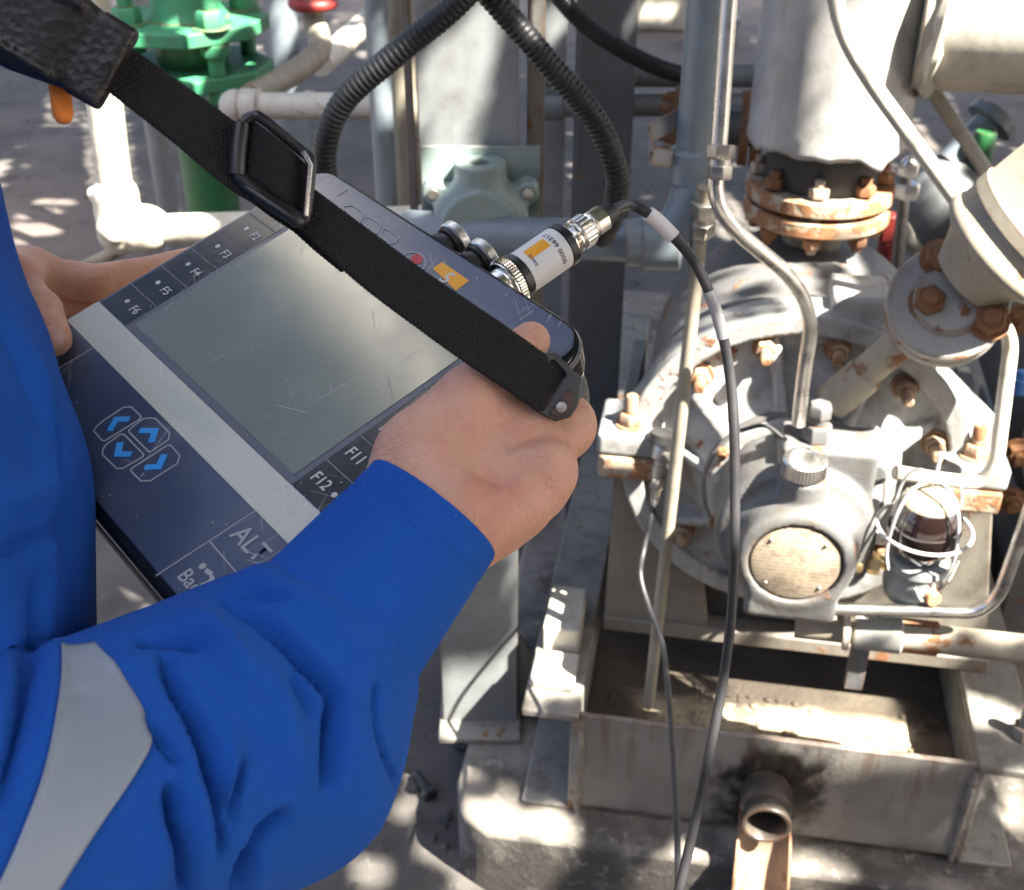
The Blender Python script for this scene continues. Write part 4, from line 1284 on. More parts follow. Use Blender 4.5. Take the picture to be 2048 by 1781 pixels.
# ------------------------------------------------------------------ analyzer held in the hands
KU = 0.0217                                   # one function key pitch in metres
CAM_X, CAM_UP, CAM_F = Vector((1, 0, 0)), Vector((0, SP, CP)), Vector((0, CP, -SP))
def c2w(v): return CAM_X * v[0] - CAM_UP * v[1] + CAM_F * v[2]
DX = c2w((0.643, 0.489, -0.590)).normalized()
DY = c2w((0.748, -0.565, 0.348)); DY = (DY - DX * DY.dot(DX)).normalized()
DN = DX.cross(DY).normalized()
DO = EYE + c2w((-11.449 * KU, -3.95 * KU, 33.408 * KU))
def D(X, Y, N=0.0): return DO + (DX * X + DY * Y + DN * N) * KU
def dpl(x, y, N=0.0):
    """point seen at photo pixel x, y at height N above the faceplate plane"""
    r = ray(x, y); o = DO + DN * (N * KU)
    return EYE + r * ((o - EYE).dot(DN) / r.dot(DN))
def dxy(x, y):
    q = (dpl(x, y) - DO) / KU
    return (q.dot(DX), q.dot(DY))
XL, XR, YB, YT = -0.12, 11.62, -3.52, 7.74
X1, X2 = 1.517, 9.96

def rrect(x0, x1, y0, y1, r, n=8):
    out = []
    for cx, cy, a0 in ((x1 - r, y1 - r, 0), (x0 + r, y1 - r, 90), (x0 + r, y0 + r, 180), (x1 - r, y0 + r, 270)):
        out += [(cx + r * math.cos(R_(a0 + 90 * i / n)), cy + r * math.sin(R_(a0 + 90 * i / n))) for i in range(n + 1)]
    return out
def dprism(b, poly, n0, n1):
    return b.prism([(p[0] * KU, p[1] * KU) for p in poly], DO + DN * (n0 * KU), DX, DY, DN * ((n1 - n0) * KU))
def drect(b, x0, x1, y0, y1, n0, n1):
    return dprism(b, [(x0, y0), (x1, y0), (x1, y1), (x0, y1)], n0, n1)

dev = thing('handheld_analyzer', 'dark handheld vibration analyzer with a grey green screen and scratched keys', 'analyzer', D(5.7, 2.1, -2.4))
def scratchy(name, c, rough, spec=0.5, scr=0.6, cl=(0.75, 0.75, 0.72), dust=0.32):
    t = NT(name)
    def dot3(vec):
        nd = t.n('ShaderNodeVectorMath', operation='DOT_PRODUCT'); t.l(t.tc, nd.inputs[0]); nd.inputs[1].default_value = tuple(vec)
        return nd.outputs['Value']
    cmb = t.n('ShaderNodeCombineXYZ')
    t.l(dot3(DX), cmb.inputs[0]); t.l(dot3(DY), cmb.inputs[1])
    co = cmb.outputs[0]                                   # coordinates in the faceplate plane
    sm = None
    for i, (rz, sc, th) in enumerate(((0.5, (14, 700, 1), 0.715), (1.7, (10, 800, 1), 0.72), (2.7, (18, 900, 1), 0.725), (1.1, (6, 520, 1), 0.735))):
        rot_ = t.n('ShaderNodeVectorRotate', rotation_type='Z_AXIS'); t.l(co, rot_.inputs['Vector']); rot_.inputs['Angle'].default_value = rz
        n_ = t.noise(1.0, 1, 0.4, t.scale(rot_.outputs[0], sc), 0.25)
        s_ = t.step(n_, th, th + 0.02)
        sm = s_ if sm is None else t.math('MAXIMUM', sm, s_)
    gate = t.step(t.noise(22, 3), 0.46, 0.60)
    sm = t.math('MULTIPLY', sm, gate)
    n1 = t.noise(14, 5, 0.6); n2 = t.noise(70, 4, 0.6)
    sp = t.math('MULTIPLY', t.step(t.vor(210, co), 0.15, 0.06), t.step(t.noise(33, 2), 0.53, 0.62))
    d = t.math('MULTIPLY', t.step(n1, 0.40, 0.75), dust)
    base = t.mix(d, c, tuple(0.5 * x + 0.13 for x in c))
    base = t.mix(t.math('MULTIPLY', sm, scr * 0.5), base, cl)
    base = t.mix(t.math('MULTIPLY', sp, scr), base, cl)
    rr = t.math('ADD', t.step(n1, 0.3, 0.8, rough * 0.8, rough * 1.3), t.math('MULTIPLY', sm, 0.2))
    t.set(color=base, rough=rr, spec=spec, normal=t.bump(t.math('ADD', t.math('MULTIPLY', n2, 0.2), sm), 0.08, 0.0005))
    return t.m
m_face = scratchy('slate_blue_faceplate', (0.040, 0.056, 0.105), 0.22, 0.5, 0.5)
m_fkey = scratchy('black_function_key', (0.007, 0.008, 0.010), 0.18, 0.25, 0.5)
m_lcd = scratchy('grey_green_screen', (0.105, 0.130, 0.085), 0.16, 0.7, 0.35, (0.5, 0.5, 0.42), 0.15)
m_bandm = scratchy('pale_grey_band', (0.47, 0.49, 0.42), 0.25, 0.5, 0.3, (0.7, 0.7, 0.66), 0.2)
m_bez = plain('blue_grey_screen_bezel', (0.055, 0.065, 0.10), 0.35, 0.1)
m_print = plain('grey_print', (0.30, 0.32, 0.345), 0.5, 0.1)
m_printw = plain('white_print', (0.50, 0.51, 0.50), 0.5, 0.1)
m_blue = plain('bright_blue_print', (0.01, 0.27, 0.72), 0.4, 0.1)
m_sticker = plain('orange_sticker', (0.80, 0.36, 0.02), 0.55, 0.05)
m_redp = plain('red_print', (0.45, 0.04, 0.05), 0.5, 0.1)

# housing: upper bumper, seam, lower shell
b = MB(); dprism(b, rrect(XL - 0.28, XR + 0.30, YB - 0.24, YT + 0.24, 1.25), -1.15, -0.10)
b.build('bumper', m_glossblack, dev, bevel=0.0055, bseg=4)
b = MB(); dprism(b, rrect(XL - 0.16, XR + 0.18, YB - 0.13, YT + 0.12, 1.1), -1.42, -1.152)
b.build('seam_band', metal('sunlit_seam_metal', (0.80, 0.74, 0.58), 0.25, 0.1), dev, bevel=0.001)  # pale gold colour paints a sunlit reflection along the seam
b = MB(); dprism(b, rrect(XL - 0.24, XR + 0.26, YB - 0.26, YT + 0.20, 1.2), -2.5, -1.422)
b.build('lower_shell', m_blackplastic, dev, bevel=0.007, bseg=4)
b = MB(); dprism(b, rrect(XL, XR, YB, YT, 0.75), -0.14, 0.0)
b.build('faceplate', m_face, dev, bevel=0.0006)
# pale worn rim where the bumper meets the top edge
# function keys: two columns of six
def dtext(s, X, Y, h, mat, parent, n=0.045, rot=0.0, sx=1.0):
    cu = bpy.data.curves.new('text', 'FONT')
    cu.body = s; cu.size = 1.0; cu.align_x = 'CENTER'; cu.align_y = 'CENTER'
    cu.extrude = 0.0; cu.resolution_u = 3; cu.offset = 0.012
    to = bpy.data.objects.new('text', cu)
    me = bpy.data.meshes.new_from_object(to)
    bpy.data.objects.remove(to); bpy.data.curves.remove(cu)
    o = bpy.data.objects.new('lettering', me)
    col.objects.link(o); o.parent = parent
    c, s_ = math.cos(rot), math.sin(rot)
    ex = (DX * c + DY * s_) * (h * KU * sx); ey = (DY * c - DX * s_) * (h * KU)
    org = D(X, Y, n) - root_of(parent).location
    for v in me.vertices:
        v.co = org + ex * v.co.x + ey * v.co.y
    me.materials.append(mat)
    return o
GAP = 0.022
for k in range(6):
    for side in (0, 1):
        x0, x1 = (XL + 0.13, X1 - 0.01) if side == 0 else (X2 + 0.01, XR - 0.10)
        y0 = k * 1.0
        b = MB(); drect(b, x0, x1, y0 + GAP, y0 + 1 - GAP, 0.001, 0.028)
        key = b.build('function_key', m_fkey, dev, smooth=0, bevel=0.0002)
        lab = 'F%d' % (6 - k) if side == 0 else 'F%d' % (12 - k)
        if side == 0:
            dtext(lab, X1 - 0.36, y0 + 0.50, 0.37, m_printw, key)
            dc = (0.62, y0 + 0.55)
        else:
            dtext(lab, X2 + 0.47, y0 + 0.52, 0.42, m_printw, key)
            dc = (X2 + 1.05, y0 + 0.5)
        MB().lathe([(0.0001, 0.0004), (0.075 * KU, 0.0003), (0.075 * KU, 0)], D(dc[0], dc[1], 0.029), DN, 20).build('key_dot', m_printw, key)
        b = MB(); drect(b, x0, x1, y0 - 0.009, y0 + 0.009, 0.0, 0.024)
        if k > 0: b.build('key_divider', m_print, dev, smooth=0)
# screen
b = MB(); dprism(b, rrect(X1 + 0.0, X2 - 0.0, 0.0, 6.02, 0.05), 0.001, 0.022); b.build('screen_bezel', m_bez, dev, smooth=0)
b = MB(); dprism(b, rrect(X1 + 0.20, X2 - 0.20, 0.20, 5.85, 0.04), 0.0225, 0.036); b.build('screen', m_lcd, dev, smooth=0)
# pale band below the screen
b = MB(); drect(b, XL + 0.02, XR - 0.02, -1.02, -0.02, 0.001, 0.030); bd = b.build('pale_band', m_bandm, dev, smooth=0)
# smeared green logo print on the band, left illegible as in the photo
t = NT('faded_green_print'); nn = t.noise(60, 4); t.set(color=t.mix(nn, (0.36, 0.43, 0.385), (0.46, 0.485, 0.42)), rough=0.4)
pts = [dxy(x, y) for x, y in ((318, 793), (345, 786), (372, 792), (400, 815), (440, 850), (438, 878), (415, 872), (380, 850), (345, 830), (318, 812))]
b = MB(); dprism(b, pts, 0.0301, 0.0325); b.build('faded_print', t.m, bd, smooth=0)

def outline(pix, w, mat, name, parent, n0=0.002, n1=0.02, closed=True, raw=False):
    P = pix if raw else [dxy(x, y) for x, y in pix]
    P = [Vector((p[0], p[1], 0)) for p in P]
    n = len(P); L = []; Rr = []
    for i in range(n):
        a = P[(i - 1) % n] if (closed or i > 0) else P[i]
        c = P[(i + 1) % n] if (closed or i < n - 1) else P[i]
        d1 = (P[i] - a).normalized() if (P[i] - a).length > 1e-9 else (c - P[i]).normalized()
        d2 = (c - P[i]).normalized() if (c - P[i]).length > 1e-9 else d1
        t_ = (d1 + d2).normalized(); nn_ = Vector((-t_.y, t_.x, 0))
        k = 1 / max(0.5, abs(nn_.dot(Vector((-d1.y, d1.x, 0)))))
        L.append(P[i] + nn_ * (w / 2 * k)); Rr.append(P[i] - nn_ * (w / 2 * k))
    b = MB()
    vs = [D(p.x, p.y, n1) for p in L] + [D(p.x, p.y, n1) for p in Rr] + [D(p.x, p.y, n0) for p in L] + [D(p.x, p.y, n0) for p in Rr]
    fs = []
    for i in range(n if closed else n - 1):
        j = (i + 1) % n
        fs += [(i, j, n + j, n + i), (2 * n + i, 3 * n + i, 3 * n + j, 2 * n + j), (i, 2 * n + i, 2 * n + j, j), (n + i, n + j, 3 * n + j, 3 * n + i)]
    b.add(vs, fs)
    return b.build(name, mat, parent, smooth=0)
Z2 = lambda L: [(140 + x / 4.048, 780 + y / 4.048) for x, y in L]
keys = [
    ([(290, 240), (435, 145), (495, 140), (577, 218), (560, 245), (285, 415), (265, 415), (193, 335), (215, 300)], [(480, 240), (375, 243), (322, 335)]),
    ([(478, 330), (590, 240), (640, 232), (692, 236), (808, 350), (800, 405), (660, 503), (640, 505), (480, 345)], [(565, 333), (690, 335), (660, 428)]),
    ([(410, 362), (440, 365), (597, 525), (590, 545), (430, 640), (380, 640), (262, 525), (270, 480), (290, 450)], [(408, 430), (388, 525), (497, 525)]),
    ([(800, 450), (820, 455), (890, 535), (870, 600), (655, 738), (580, 743), (493, 660), (500, 640), (770, 465)], [(765, 528), (722, 625), (605, 632)])]
for oc_, ch_ in keys:
    ko = outline(Z2(oc_), 0.035, m_print, 'arrow_key', dev)
    outline(Z2(ch_), 0.17, m_blue, 'chevron', ko, 0.002, 0.022, closed=False)
# dividers of the lower panel, ALT and Back keys
outline([(185, 698), (100, 748)], 0.03, m_print, 'panel_divider', dev, closed=False)
outline([(511, 1023), (419, 1083), (312, 1153)], 0.03, m_print, 'panel_divider', dev, closed=False)
outline([(419, 1083), (500, 1177)], 0.03, m_print, 'panel_divider', dev, closed=False)
altx = dxy(501, 1090); bkx = dxy(384, 1168)
pn = MB(); x0 = dxy(419, 1083)[0]; yy = dxy(419, 1083)[1]
drect(pn, x0 + 0.03, XR - 0.06, yy + 0.03, -1.05, 0.0005, 0.010); ak = pn.build('alt_key', m_face, dev, smooth=0)
dtext('ALT', altx[0], altx[1], 0.66, m_print, ak, 0.03)
pn = MB(); drect(pn, x0 + 0.03, XR - 0.06, YB + 0.05, yy - 0.03, 0.0005, 0.010); bk = pn.build('back_key', m_face, dev, smooth=0)
dtext('Back', bkx[0] + 0.05, bkx[1], 0.50, m_print, bk, 0.03)
# curved back arrow
ar = [dxy(x, y) for x, y in Z2([(1112, 1446), (1168, 1488), (1150, 1496), (1172, 1520), (1176, 1548), (1158, 1575), (1120, 1594), (1072, 1590), (1052, 1578), (1100, 1560), (1128, 1542), (1136, 1520), (1124, 1500), (1108, 1498), (1090, 1478)])]
b = MB(); dprism(b, ar[::-1], 0.011, 0.024); b.build('back_arrow', m_print, bk, smooth=0)
dd = dxy(*Z2([(1076, 1434)])[0])
MB().lathe([(0.0001, 0.0004), (0.085 * KU, 0.0003), (0.085 * KU, 0)], D(dd[0], dd[1], 0.012), DN, 16).build('arrow_dot', m_print, bk)
hm = dxy(132, 690)
outline([(118, 706), (140, 694), (142, 684), (130, 676)], 0.09, m_print, 'home_symbol', dev, closed=False)
# key outlines of the top bar
Z5 = lambda L: [(640 + x / 6.36, 340 + y / 6.36) for x, y in L]
for oc_ in ([(300, 470), (430, 462), (555, 560), (555, 600), (500, 700), (420, 700), (300, 560)],
            [(570, 610), (630, 608), (778, 710), (775, 745), (730, 810), (640, 810), (560, 700)],
            [(800, 762), (855, 760), (1003, 860), (1003, 885), (960, 935), (880, 950), (780, 850)]):
    outline(Z5(oc_), 0.035, m_print, 'soft_key', dev)
rk = outline([(826 + 26 * math.cos(a * 0.35), 526 + 20 * math.sin(a * 0.35)) for a in range(18)], 0.04, m_print, 'record_key', dev)
b = MB(); dprism(b, [dxy(834 + 12 * math.cos(a * 0.52), 519 + 10 * math.sin(a * 0.52)) for a in range(12)], 0.002, 0.014); b.build('red_dot', m_redp, rk, smooth=0)
outline(Z5([(228, 335), (345, 258)]), 0.03, m_print, 'panel_divider', dev, closed=False)
outline([(1040, 642), (1067, 622)], 0.03, m_print, 'panel_divider', dev, closed=False)
# orange sticker with its number
sq_ = [dxy(x, y) for x, y in ((866, 538), (884, 525), (938, 562), (912, 582))]
b = MB(); dprism(b, sq_, 0.002, 0.012); stk = b.build('orange_sticker', m_sticker, dev, smooth=0)
sc_ = dxy(893, 558)
dtext('5', sc_[0], sc_[1], 0.62, m_printw, stk, 0.02, 0.0)

# connectors along the top edge
def ax_at(X, N): return D(X, YT + 0.20, N)
CN = -0.72
m_capr = plain('port_rubber', (0.015, 0.015, 0.017), 0.4, 0.2)
for px_x, px_y in ((868, 510), (924, 546)):
    q = dpl(px_x, px_y, CN); X = (q - DO).dot(DX) / KU
    o0 = D(X, YT + 0.20, CN)
    b = MB(); b.lathe([(0.0095, 0.0), (0.0105, 0.001), (0.0105, 0.004), (0.0088, 0.005), (0.0088, 0.007), (0.0108, 0.008), (0.0108, 0.011)], o0, DY, 28)
    cp = b.build('connector_port', m_capr, dev)
    b = MB(); b.lathe([(0.0116, 0.0105), (0.0125, 0.0115), (0.0125, 0.0160), (0.0115, 0.0170), (0.0001, 0.0170)], o0, DY, 36); b.build('port_cap', m_steel, cp)
# signal adapter and plug
qa = dpl(997, 572, CN); XA = (qa - DO).dot(DX) / KU
A0 = D(XA + 0.12, YT + 0.2, CN)
ad = thing('signal_adapter', 'white labelled signal adapter screwed into the top edge of the analyzer', 'adapter', A0)
RS, AS = 1.12, 0.85                          # girth and length of the adapter
def ring_lathe(b, prof): return b.lathe([(r * RS, h * AS) for r, h in prof], A0, DY, 40)
def knurl(b, r, h0, h1, o=A0, n=44, amp=0.05, ax=None):
    x, y, z = frame(ax or DY)
    vs = []; fs = []; m = n * 2; r *= RS; h0 *= AS; h1 *= AS
    for j, (hh, sc, kn) in enumerate([(h0, 0.9, 0), (h0 + 0.0006, 1, 1), (h1 - 0.0006, 1, 1), (h1, 0.9, 0)]):
        for i in range(m):
            a = 2 * math.pi * i / m
            rr = r * sc * (1 + (amp if i % 2 else -amp) * kn)
            vs.append(o + z * hh + (x * math.cos(a) + y * math.sin(a)) * rr)
    for j in range(3):
        for i in range(m):
            fs.append((j * m + i, j * m + (i + 1) % m, (j + 1) * m + (i + 1) % m, (j + 1) * m + i))
    fs += [tuple(range(m - 1, -1, -1)), tuple(range(3 * m, 4 * m))]
    b.add(vs, fs)
b = MB(); ring_lathe(b, [(0.0100, -0.002), (0.0100, 0.006), (0.0125, 0.0065), (0.0125, 0.0075)]); knurl(b, 0.0130, 0.0075, 0.0145); b.build('knurled_collar', m_nickel, ad, smooth=30)
b = MB(); ring_lathe(b, [(0.0110, 0.0146), (0.0128, 0.0150), (0.0128, 0.0178), (0.0123, 0.0181), (0.0123, 0.0205), (0.0110, 0.0208)]); b.build('black_collar', m_blackplastic, ad)
m_label = plain('white_label', (0.70, 0.69, 0.66), 0.5, 0.06)
b = MB(); ring_lathe(b, [(0.0110, 0.0209), (0.0118, 0.0212), (0.0118, 0.0565), (0.0110, 0.0568)]); lbl = b.build('label_sleeve', m_label, ad)
b = MB(); ring_lathe(b, [(0.0100, 0.0569), (0.0123, 0.0572), (0.0123, 0.0625), (0.0100, 0.0630)]); b.build('black_end', m_blackplastic, ad)
# curved print: orange patch and figures
def on_cyl(a, h, r=0.0119):
    r *= RS; h *= AS
    x, y, z = frame(DY)
    return A0 + z * h + (x * math.cos(a) + y * math.sin(a)) * r
x, y, z = frame(DY)
tc = (EYE - A0).normalized()
ac = math.atan2(tc.dot(y), tc.dot(x))               # angle facing the camera
us = 1.0
if (on_cyl(ac + 0.5, 0.03) - on_cyl(ac, 0.03)).dot(c2w((0, -1, 0))) < 0: us = -1.0     # +angle goes up in the picture
b = MB(); vs = []; fs = []
for i in range(9):
    for j in (0, 1):
        vs.append(on_cyl(ac + us * (0.28 + 0.55 * i / 8), 0.0262 + 0.0185 * j, 0.01188))
for i in range(8): fs.append((2 * i, 2 * i + 1, 2 * i + 3, 2 * i + 2))
b.add(vs, fs); b.build('orange_patch', m_sticker, lbl)
def ctext(s, a0, h0, size, mat, along):
    cu = bpy.data.curves.new('text', 'FONT'); cu.body = s; cu.size = size; cu.align_x = 'CENTER'; cu.align_y = 'CENTER'; cu.resolution_u = 2; cu.offset = size * 0.015
    to = bpy.data.objects.new('text', cu); me = bpy.data.meshes.new_from_object(to)
    bpy.data.objects.remove(to); bpy.data.curves.remove(cu)
    o = bpy.data.objects.new('lettering', me); col.objects.link(o); o.parent = lbl
    for v in me.vertices:
        if along: a = a0 + us * v.co.y / (0.0119 * RS); h = h0 + v.co.x
        else: a = a0 + us * v.co.x / (0.0119 * RS); h = h0 - v.co.y
        v.co = on_cyl(a, h, 0.01195) - root_of(lbl).location
    me.materials.append(mat)
m_ink = plain('black_ink', (0.02, 0.02, 0.03), 0.5)
ctext('0000 66317', ac + us * 0.10, 0.0485, 0.0050, m_ink, False)
ctext('Sdec2', ac + us * 0.20, 0.0275, 0.0034, plain('blue_ink', (0.02, 0.05, 0.18), 0.5), False)
# bayonet plug
b = MB()
ring_lathe(b, [(0.0080, 0.0630), (0.0105, 0.0632), (0.0105, 0.0645), (0.0060, 0.0648), (0.0060, 0.0700), (0.0088, 0.0702), (0.0088, 0.0712), (0.0066, 0.0715), (0.0066, 0.077)])
b.build('bayonet_socket', m_nickel, ad)
pg = thing('cable_plug', 'nickel bayonet plug with strain relief at the end of the adapter', 'plug', A0 + DY * 0.085 * AS)
b = MB(); knurl(b, 0.0090, 0.0740, 0.0840, n=26, amp=0.02); ring_lathe(b, [(0.0075, 0.0840), (0.0078, 0.086), (0.0062, 0.0865), (0.0062, 0.088)]); knurl(b, 0.0076, 0.0880, 0.0990, n=6, amp=0.03)
b.build('plug_shell', m_nickel, pg, smooth=30)
b = MB(); ring_lathe(b, [(0.0062, 0.0990), (0.0064, 0.1000), (0.0050, 0.1090), (0.0036, 0.1100)]); b.build('strain_relief', m_rubber, pg)

# signal cable
E0 = A0 + DY * 0.108 * AS
cb = thing('signal_cable', 'black signal cable arching from the plug and hanging down in front of the pump', 'cable', pd(1350, 1800, 0.80))
cpts = [A0 + DY * 0.098 * AS, E0, pd(1258, 410, 0.752)] + [pd(*p) for p in ((1292, 425, 0.755), (1335, 462, 0.76), (1395, 535, 0.765), (1440, 650, 0.775), (1463, 780, 0.785), (1470, 950, 0.79), (1466, 1180, 0.80), (1448, 1350, 0.805), (1418, 1510, 0.81), (1382, 1680, 0.815), (1340, 1850, 0.82))]
cpath = catmull(cpts, 9)
MB().tube(cpath, 0.0034, 14).build('cable_jacket', m_cable, cb)
seg_ = [p for p in cpath if 1296 < 1024 + FPX * p.x / depth(p) < 1352 and p.z > 1.3][:]
b = MB(); b.tube(seg_, 0.0049, 16); b.build('white_tag', m_tape, cb)
seg_ = [p for p in cpath if 1412 < 1024 + FPX * p.x / depth(p) < 1447 and p.z > 1.22][:]
t = NT('clear_sleeve'); t.set(color=(0.35, 0.35, 0.36), rough=0.25, spec=0.6)
b = MB(); b.tube(seg_, 0.0040, 14); b.build('shrink_sleeve', t.m, cb)
sc2 = thing('sensor_cable', 'thinner dark cable running from the pickup on the pump down out of view', 'cable', pd(1357, 1800, 1.1))
cp2 = catmull([sp + pdn * 0.07, pd(1290, 1090, 1.58), pd(1281, 1150, 1.57), pd(1298, 1215, 1.55), pd(1325, 1290, 1.50), pd(1338, 1400, 1.40), pd(1352, 1600, 1.25), pd(1357, 1800, 1.12)], 9)
MB().tube(cp2, 0.0034, 12).build('cable_jacket', m_cable, sc2)

# ------------------------------------------------------------------ strap bracket on the corner of the analyzer
BT = 0.598
m_bracket = plain('dark_bracket', (0.030, 0.030, 0.028), 0.35, 0.2, 0.1)
def ring_plate(b, outer, inner, t0, thick):
    n = len(outer)
    vs = [pd(x, y, t0) for x, y in outer] + [pd(x, y, t0) for x, y in inner]
    off = -CAM_F * -thick
    vs2 = [v + off for v in vs]
    m = 2 * n
    fs = []
    for i in range(n):
        j = (i + 1) % n
        fs += [(i, j, n + j, n + i), (m + i, m + n + i, m + n + j, m + j), (i, m + i, m + j, j), (n + i, n + j, m + n + j, m + n + i)]
    b.add(vs + vs2, fs)
brk_o = [(1094, 706), (1110, 704), (1162, 757), (1165, 768), (1156, 812), (1140, 836), (1112, 843), (1088, 832), (1062, 818)]
brk_i = [(1100, 722), (1108, 720), (1130, 744), (1132, 752), (1118, 772), (1106, 790), (1096, 806), (1086, 820), (1072, 812)]
b = MB(); ring_plate(b, brk_o, brk_i, BT, 0.0035)
bk_ = b.build('strap_bracket', m_bracket, dev, bevel=0.0012)
b = MB(); vs = [pd(x, y, BT - 0.0012) for x, y in [(1136, 778), (1150, 790), (1147, 810), (1134, 830), (1112, 835), (1098, 828)]]
n_ = len(vs); b.add(vs + [v + CAM_F * 0.0010 for v in vs], [tuple(range(n_)), tuple(range(2 * n_ - 1, n_ - 1, -1))] + [(i, n_ + i, n_ + (i + 1) % n_, (i + 1) % n_) for i in range(n_)])
m_brown = plain('dark_brown_leather', (0.05, 0.018, 0.008), 0.3, 0.5, 0.2, 80)
b.build('leather_tab', m_brown, bk_, bevel=0.0008)
b = MB(); b.lathe([(0.0028, 0), (0.0026, 0.0012), (0.0001, 0.0016)], pd(1123, 815, BT - 0.0013), (EYE - pd(1123, 815, BT)).normalized(), 18); b.build('rivet', m_steeld, bk_)
# arm that ties the bracket to the housing
b = MB(); q0, q1 = pd(1140, 775, BT + 0.006), D(XR + 0.1, 6.6, -0.7)
b.tube([q0, (q0 + q1) / 2 + DX * 0.004, q1], 0.008, 10); b.build('bracket_arm', m_glossblack, dev)

# ------------------------------------------------------------------ strap
def ribbon(name, parent, up, lo, thick, mat, nl=420, nw=40, weave=0.00055, su=0.0023, sv=0.0019):
    """webbing between two photo edges (x, y, depth); the weave is real relief on both faces"""
    U = catmull([pd(*p) for p in up], 16); L = catmull([pd(*p) for p in lo], 16)
    def resample(P, n):
        s = [0]
        for i in range(1, len(P)): s.append(s[-1] + (P[i] - P[i - 1]).length)
        out = []; j = 0
        for i in range(n + 1):
            t = s[-1] * i / n
            while j < len(s) - 2 and s[j + 1] < t: j += 1
            out.append(P[j].lerp(P[j + 1], (t - s[j]) / max(s[j + 1] - s[j], 1e-9)))
        return out, s[-1]
    U, lu = resample(U, nl); L, ll = resample(L, nl)
    ln = (lu + ll) / 2
    Ua = np.array(U); La = np.array(L)
    T = np.gradient((Ua + La) / 2, axis=0); T /= np.linalg.norm(T, axis=1, keepdims=True)
    Wv = Ua - La; wd = np.linalg.norm(Wv, axis=1, keepdims=True)
    Nn = np.cross(T, Wv / wd); Nn /= np.linalg.norm(Nn, axis=1, keepdims=True)
    mid = (Ua + La) / 2
    flip = np.sign(np.sum(Nn * (np.array(list(EYE)) - mid), axis=1))[:, None]
    Nn = Nn * flip
    i = np.arange(nl + 1)[:, None]; j = np.arange(nw + 1)[None, :]
    f = j / nw
    u = i / nl * ln + 0.0 * j; v = f * float(wd.mean())
    cell = np.floor(v / sv)
    ph = u / su + 0.5 * (cell % 2)
    hgt = weave * (np.abs(np.sin(np.pi * ph)) * np.abs(np.sin(np.pi * v / sv)) ** 0.6)
    ed = np.minimum(f, 1 - f)
    rnd_ = np.where(ed < 0.06, np.sqrt(np.clip(ed / 0.06, 0, 1)), 1.0)
    base = La[:, None, :] + Wv[:, None, :] * f[..., None]
    jag_ = (np.abs(np.sin(np.pi * (u / su)))) * 0.00035
    edge_dir = np.where(f < 0.5, -1, 1)[..., None] * (Wv / wd)[:, None, :]
    base = base + edge_dir * (np.where(ed < 0.012, 1, 0) * jag_)[..., None]
    front = base + Nn[:, None, :] * ((thick / 2 + hgt) * rnd_)[..., None]
    back = base - Nn[:, None, :] * ((thick / 2 + hgt * 0) * rnd_)[..., None]
    n1 = (nl + 1) * (nw + 1)
    V = np.concatenate([front.reshape(-1, 3), back.reshape(-1, 3)])
    a = (np.arange(nl)[:, None] * (nw + 1) + np.arange(nw)[None, :]).reshape(-1)
    Q = np.stack([a, a + 1, a + nw + 2, a + nw + 1], 1)
    Q2 = Q[:, ::-1] + n1
    rim = []
    for jj in (0, nw):
        e = np.arange(nl) * (nw + 1) + jj
        q = np.stack([e, e + nw + 1, e + nw + 1 + n1, e + n1], 1)
        rim.append(q if jj == 0 else q[:, ::-1])
    for ii in (0, nl):
        e = ii * (nw + 1) + np.arange(nw)
        q = np.stack([e, e + n1, e + 1 + n1, e + 1], 1)
        rim.append(q)
    Qa = np.concatenate([Q, Q2] + rim)
    org = np.array(list(root_of(parent).location))
    me = bpy.data.meshes.new(name); me.from_pydata((V - org).tolist(), [], Qa.tolist())
    bm = bmesh.new(); bm.from_mesh(me); bmesh.ops.recalc_face_normals(bm, faces=bm.faces); bm.to_mesh(me); bm.free()
    me.polygons.foreach_set('use_smooth', [True] * len(me.polygons)); me.materials.append(mat); me.update()
    o = bpy.data.objects.new(name, me); col.objects.link(o); o.parent = parent
    return o
stp = thing('carrying_strap', 'black woven carrying strap from the analyzer corner up over the shoulder', 'strap', pd(1085, 775, 0.602))
m_web = plain('black_webbing', (0.013, 0.0128, 0.0125), 0.7, 0.35, 0.3, 300, spec=0.25)
up_ = [(1135, 742, 0.603), (1095, 712, 0.599), (1000, 645, 0.590), (850, 543, 0.583), (735, 458, 0.578), (620, 372, 0.570), (540, 305, 0.562), (470, 245, 0.556), (360, 165, 0.545), (245, 84, 0.532), (190, 45, 0.527)]
lo_ = [(1078, 825, 0.597), (1035, 795, 0.593), (940, 732, 0.586), (850, 668, 0.580), (720, 570, 0.574), (600, 462, 0.567), (530, 420, 0.560), (455, 375, 0.554), (340, 280, 0.543), (215, 182, 0.530), (160, 140, 0.525)]
ribbon('webbing', stp, up_, lo_, 0.0016, m_web, 1100, 72)
up2 = [(700, 540, 0.5795), (640, 478, 0.5765), (600, 440, 0.5735), (560, 415, 0.5705), (500, 372, 0.5655)]
lo2 = [(683, 545, 0.5790), (628, 500, 0.5760), (585, 462, 0.5730), (545, 436, 0.5700), (480, 388, 0.5650)]
ribbon('doubled_webbing', stp, up2, lo2, 0.0016, m_web, 180, 12)
up3 = [(612, 330, 0.5665), (570, 290, 0.5555), (520, 252, 0.5545), (490, 235, 0.5600)]
lo3 = [(602, 425, 0.5655), (560, 395, 0.5545), (510, 362, 0.5535), (478, 345, 0.5590)]
ribbon('buckle_loop', stp, up3, lo3, 0.0016, m_web, 180, 64)
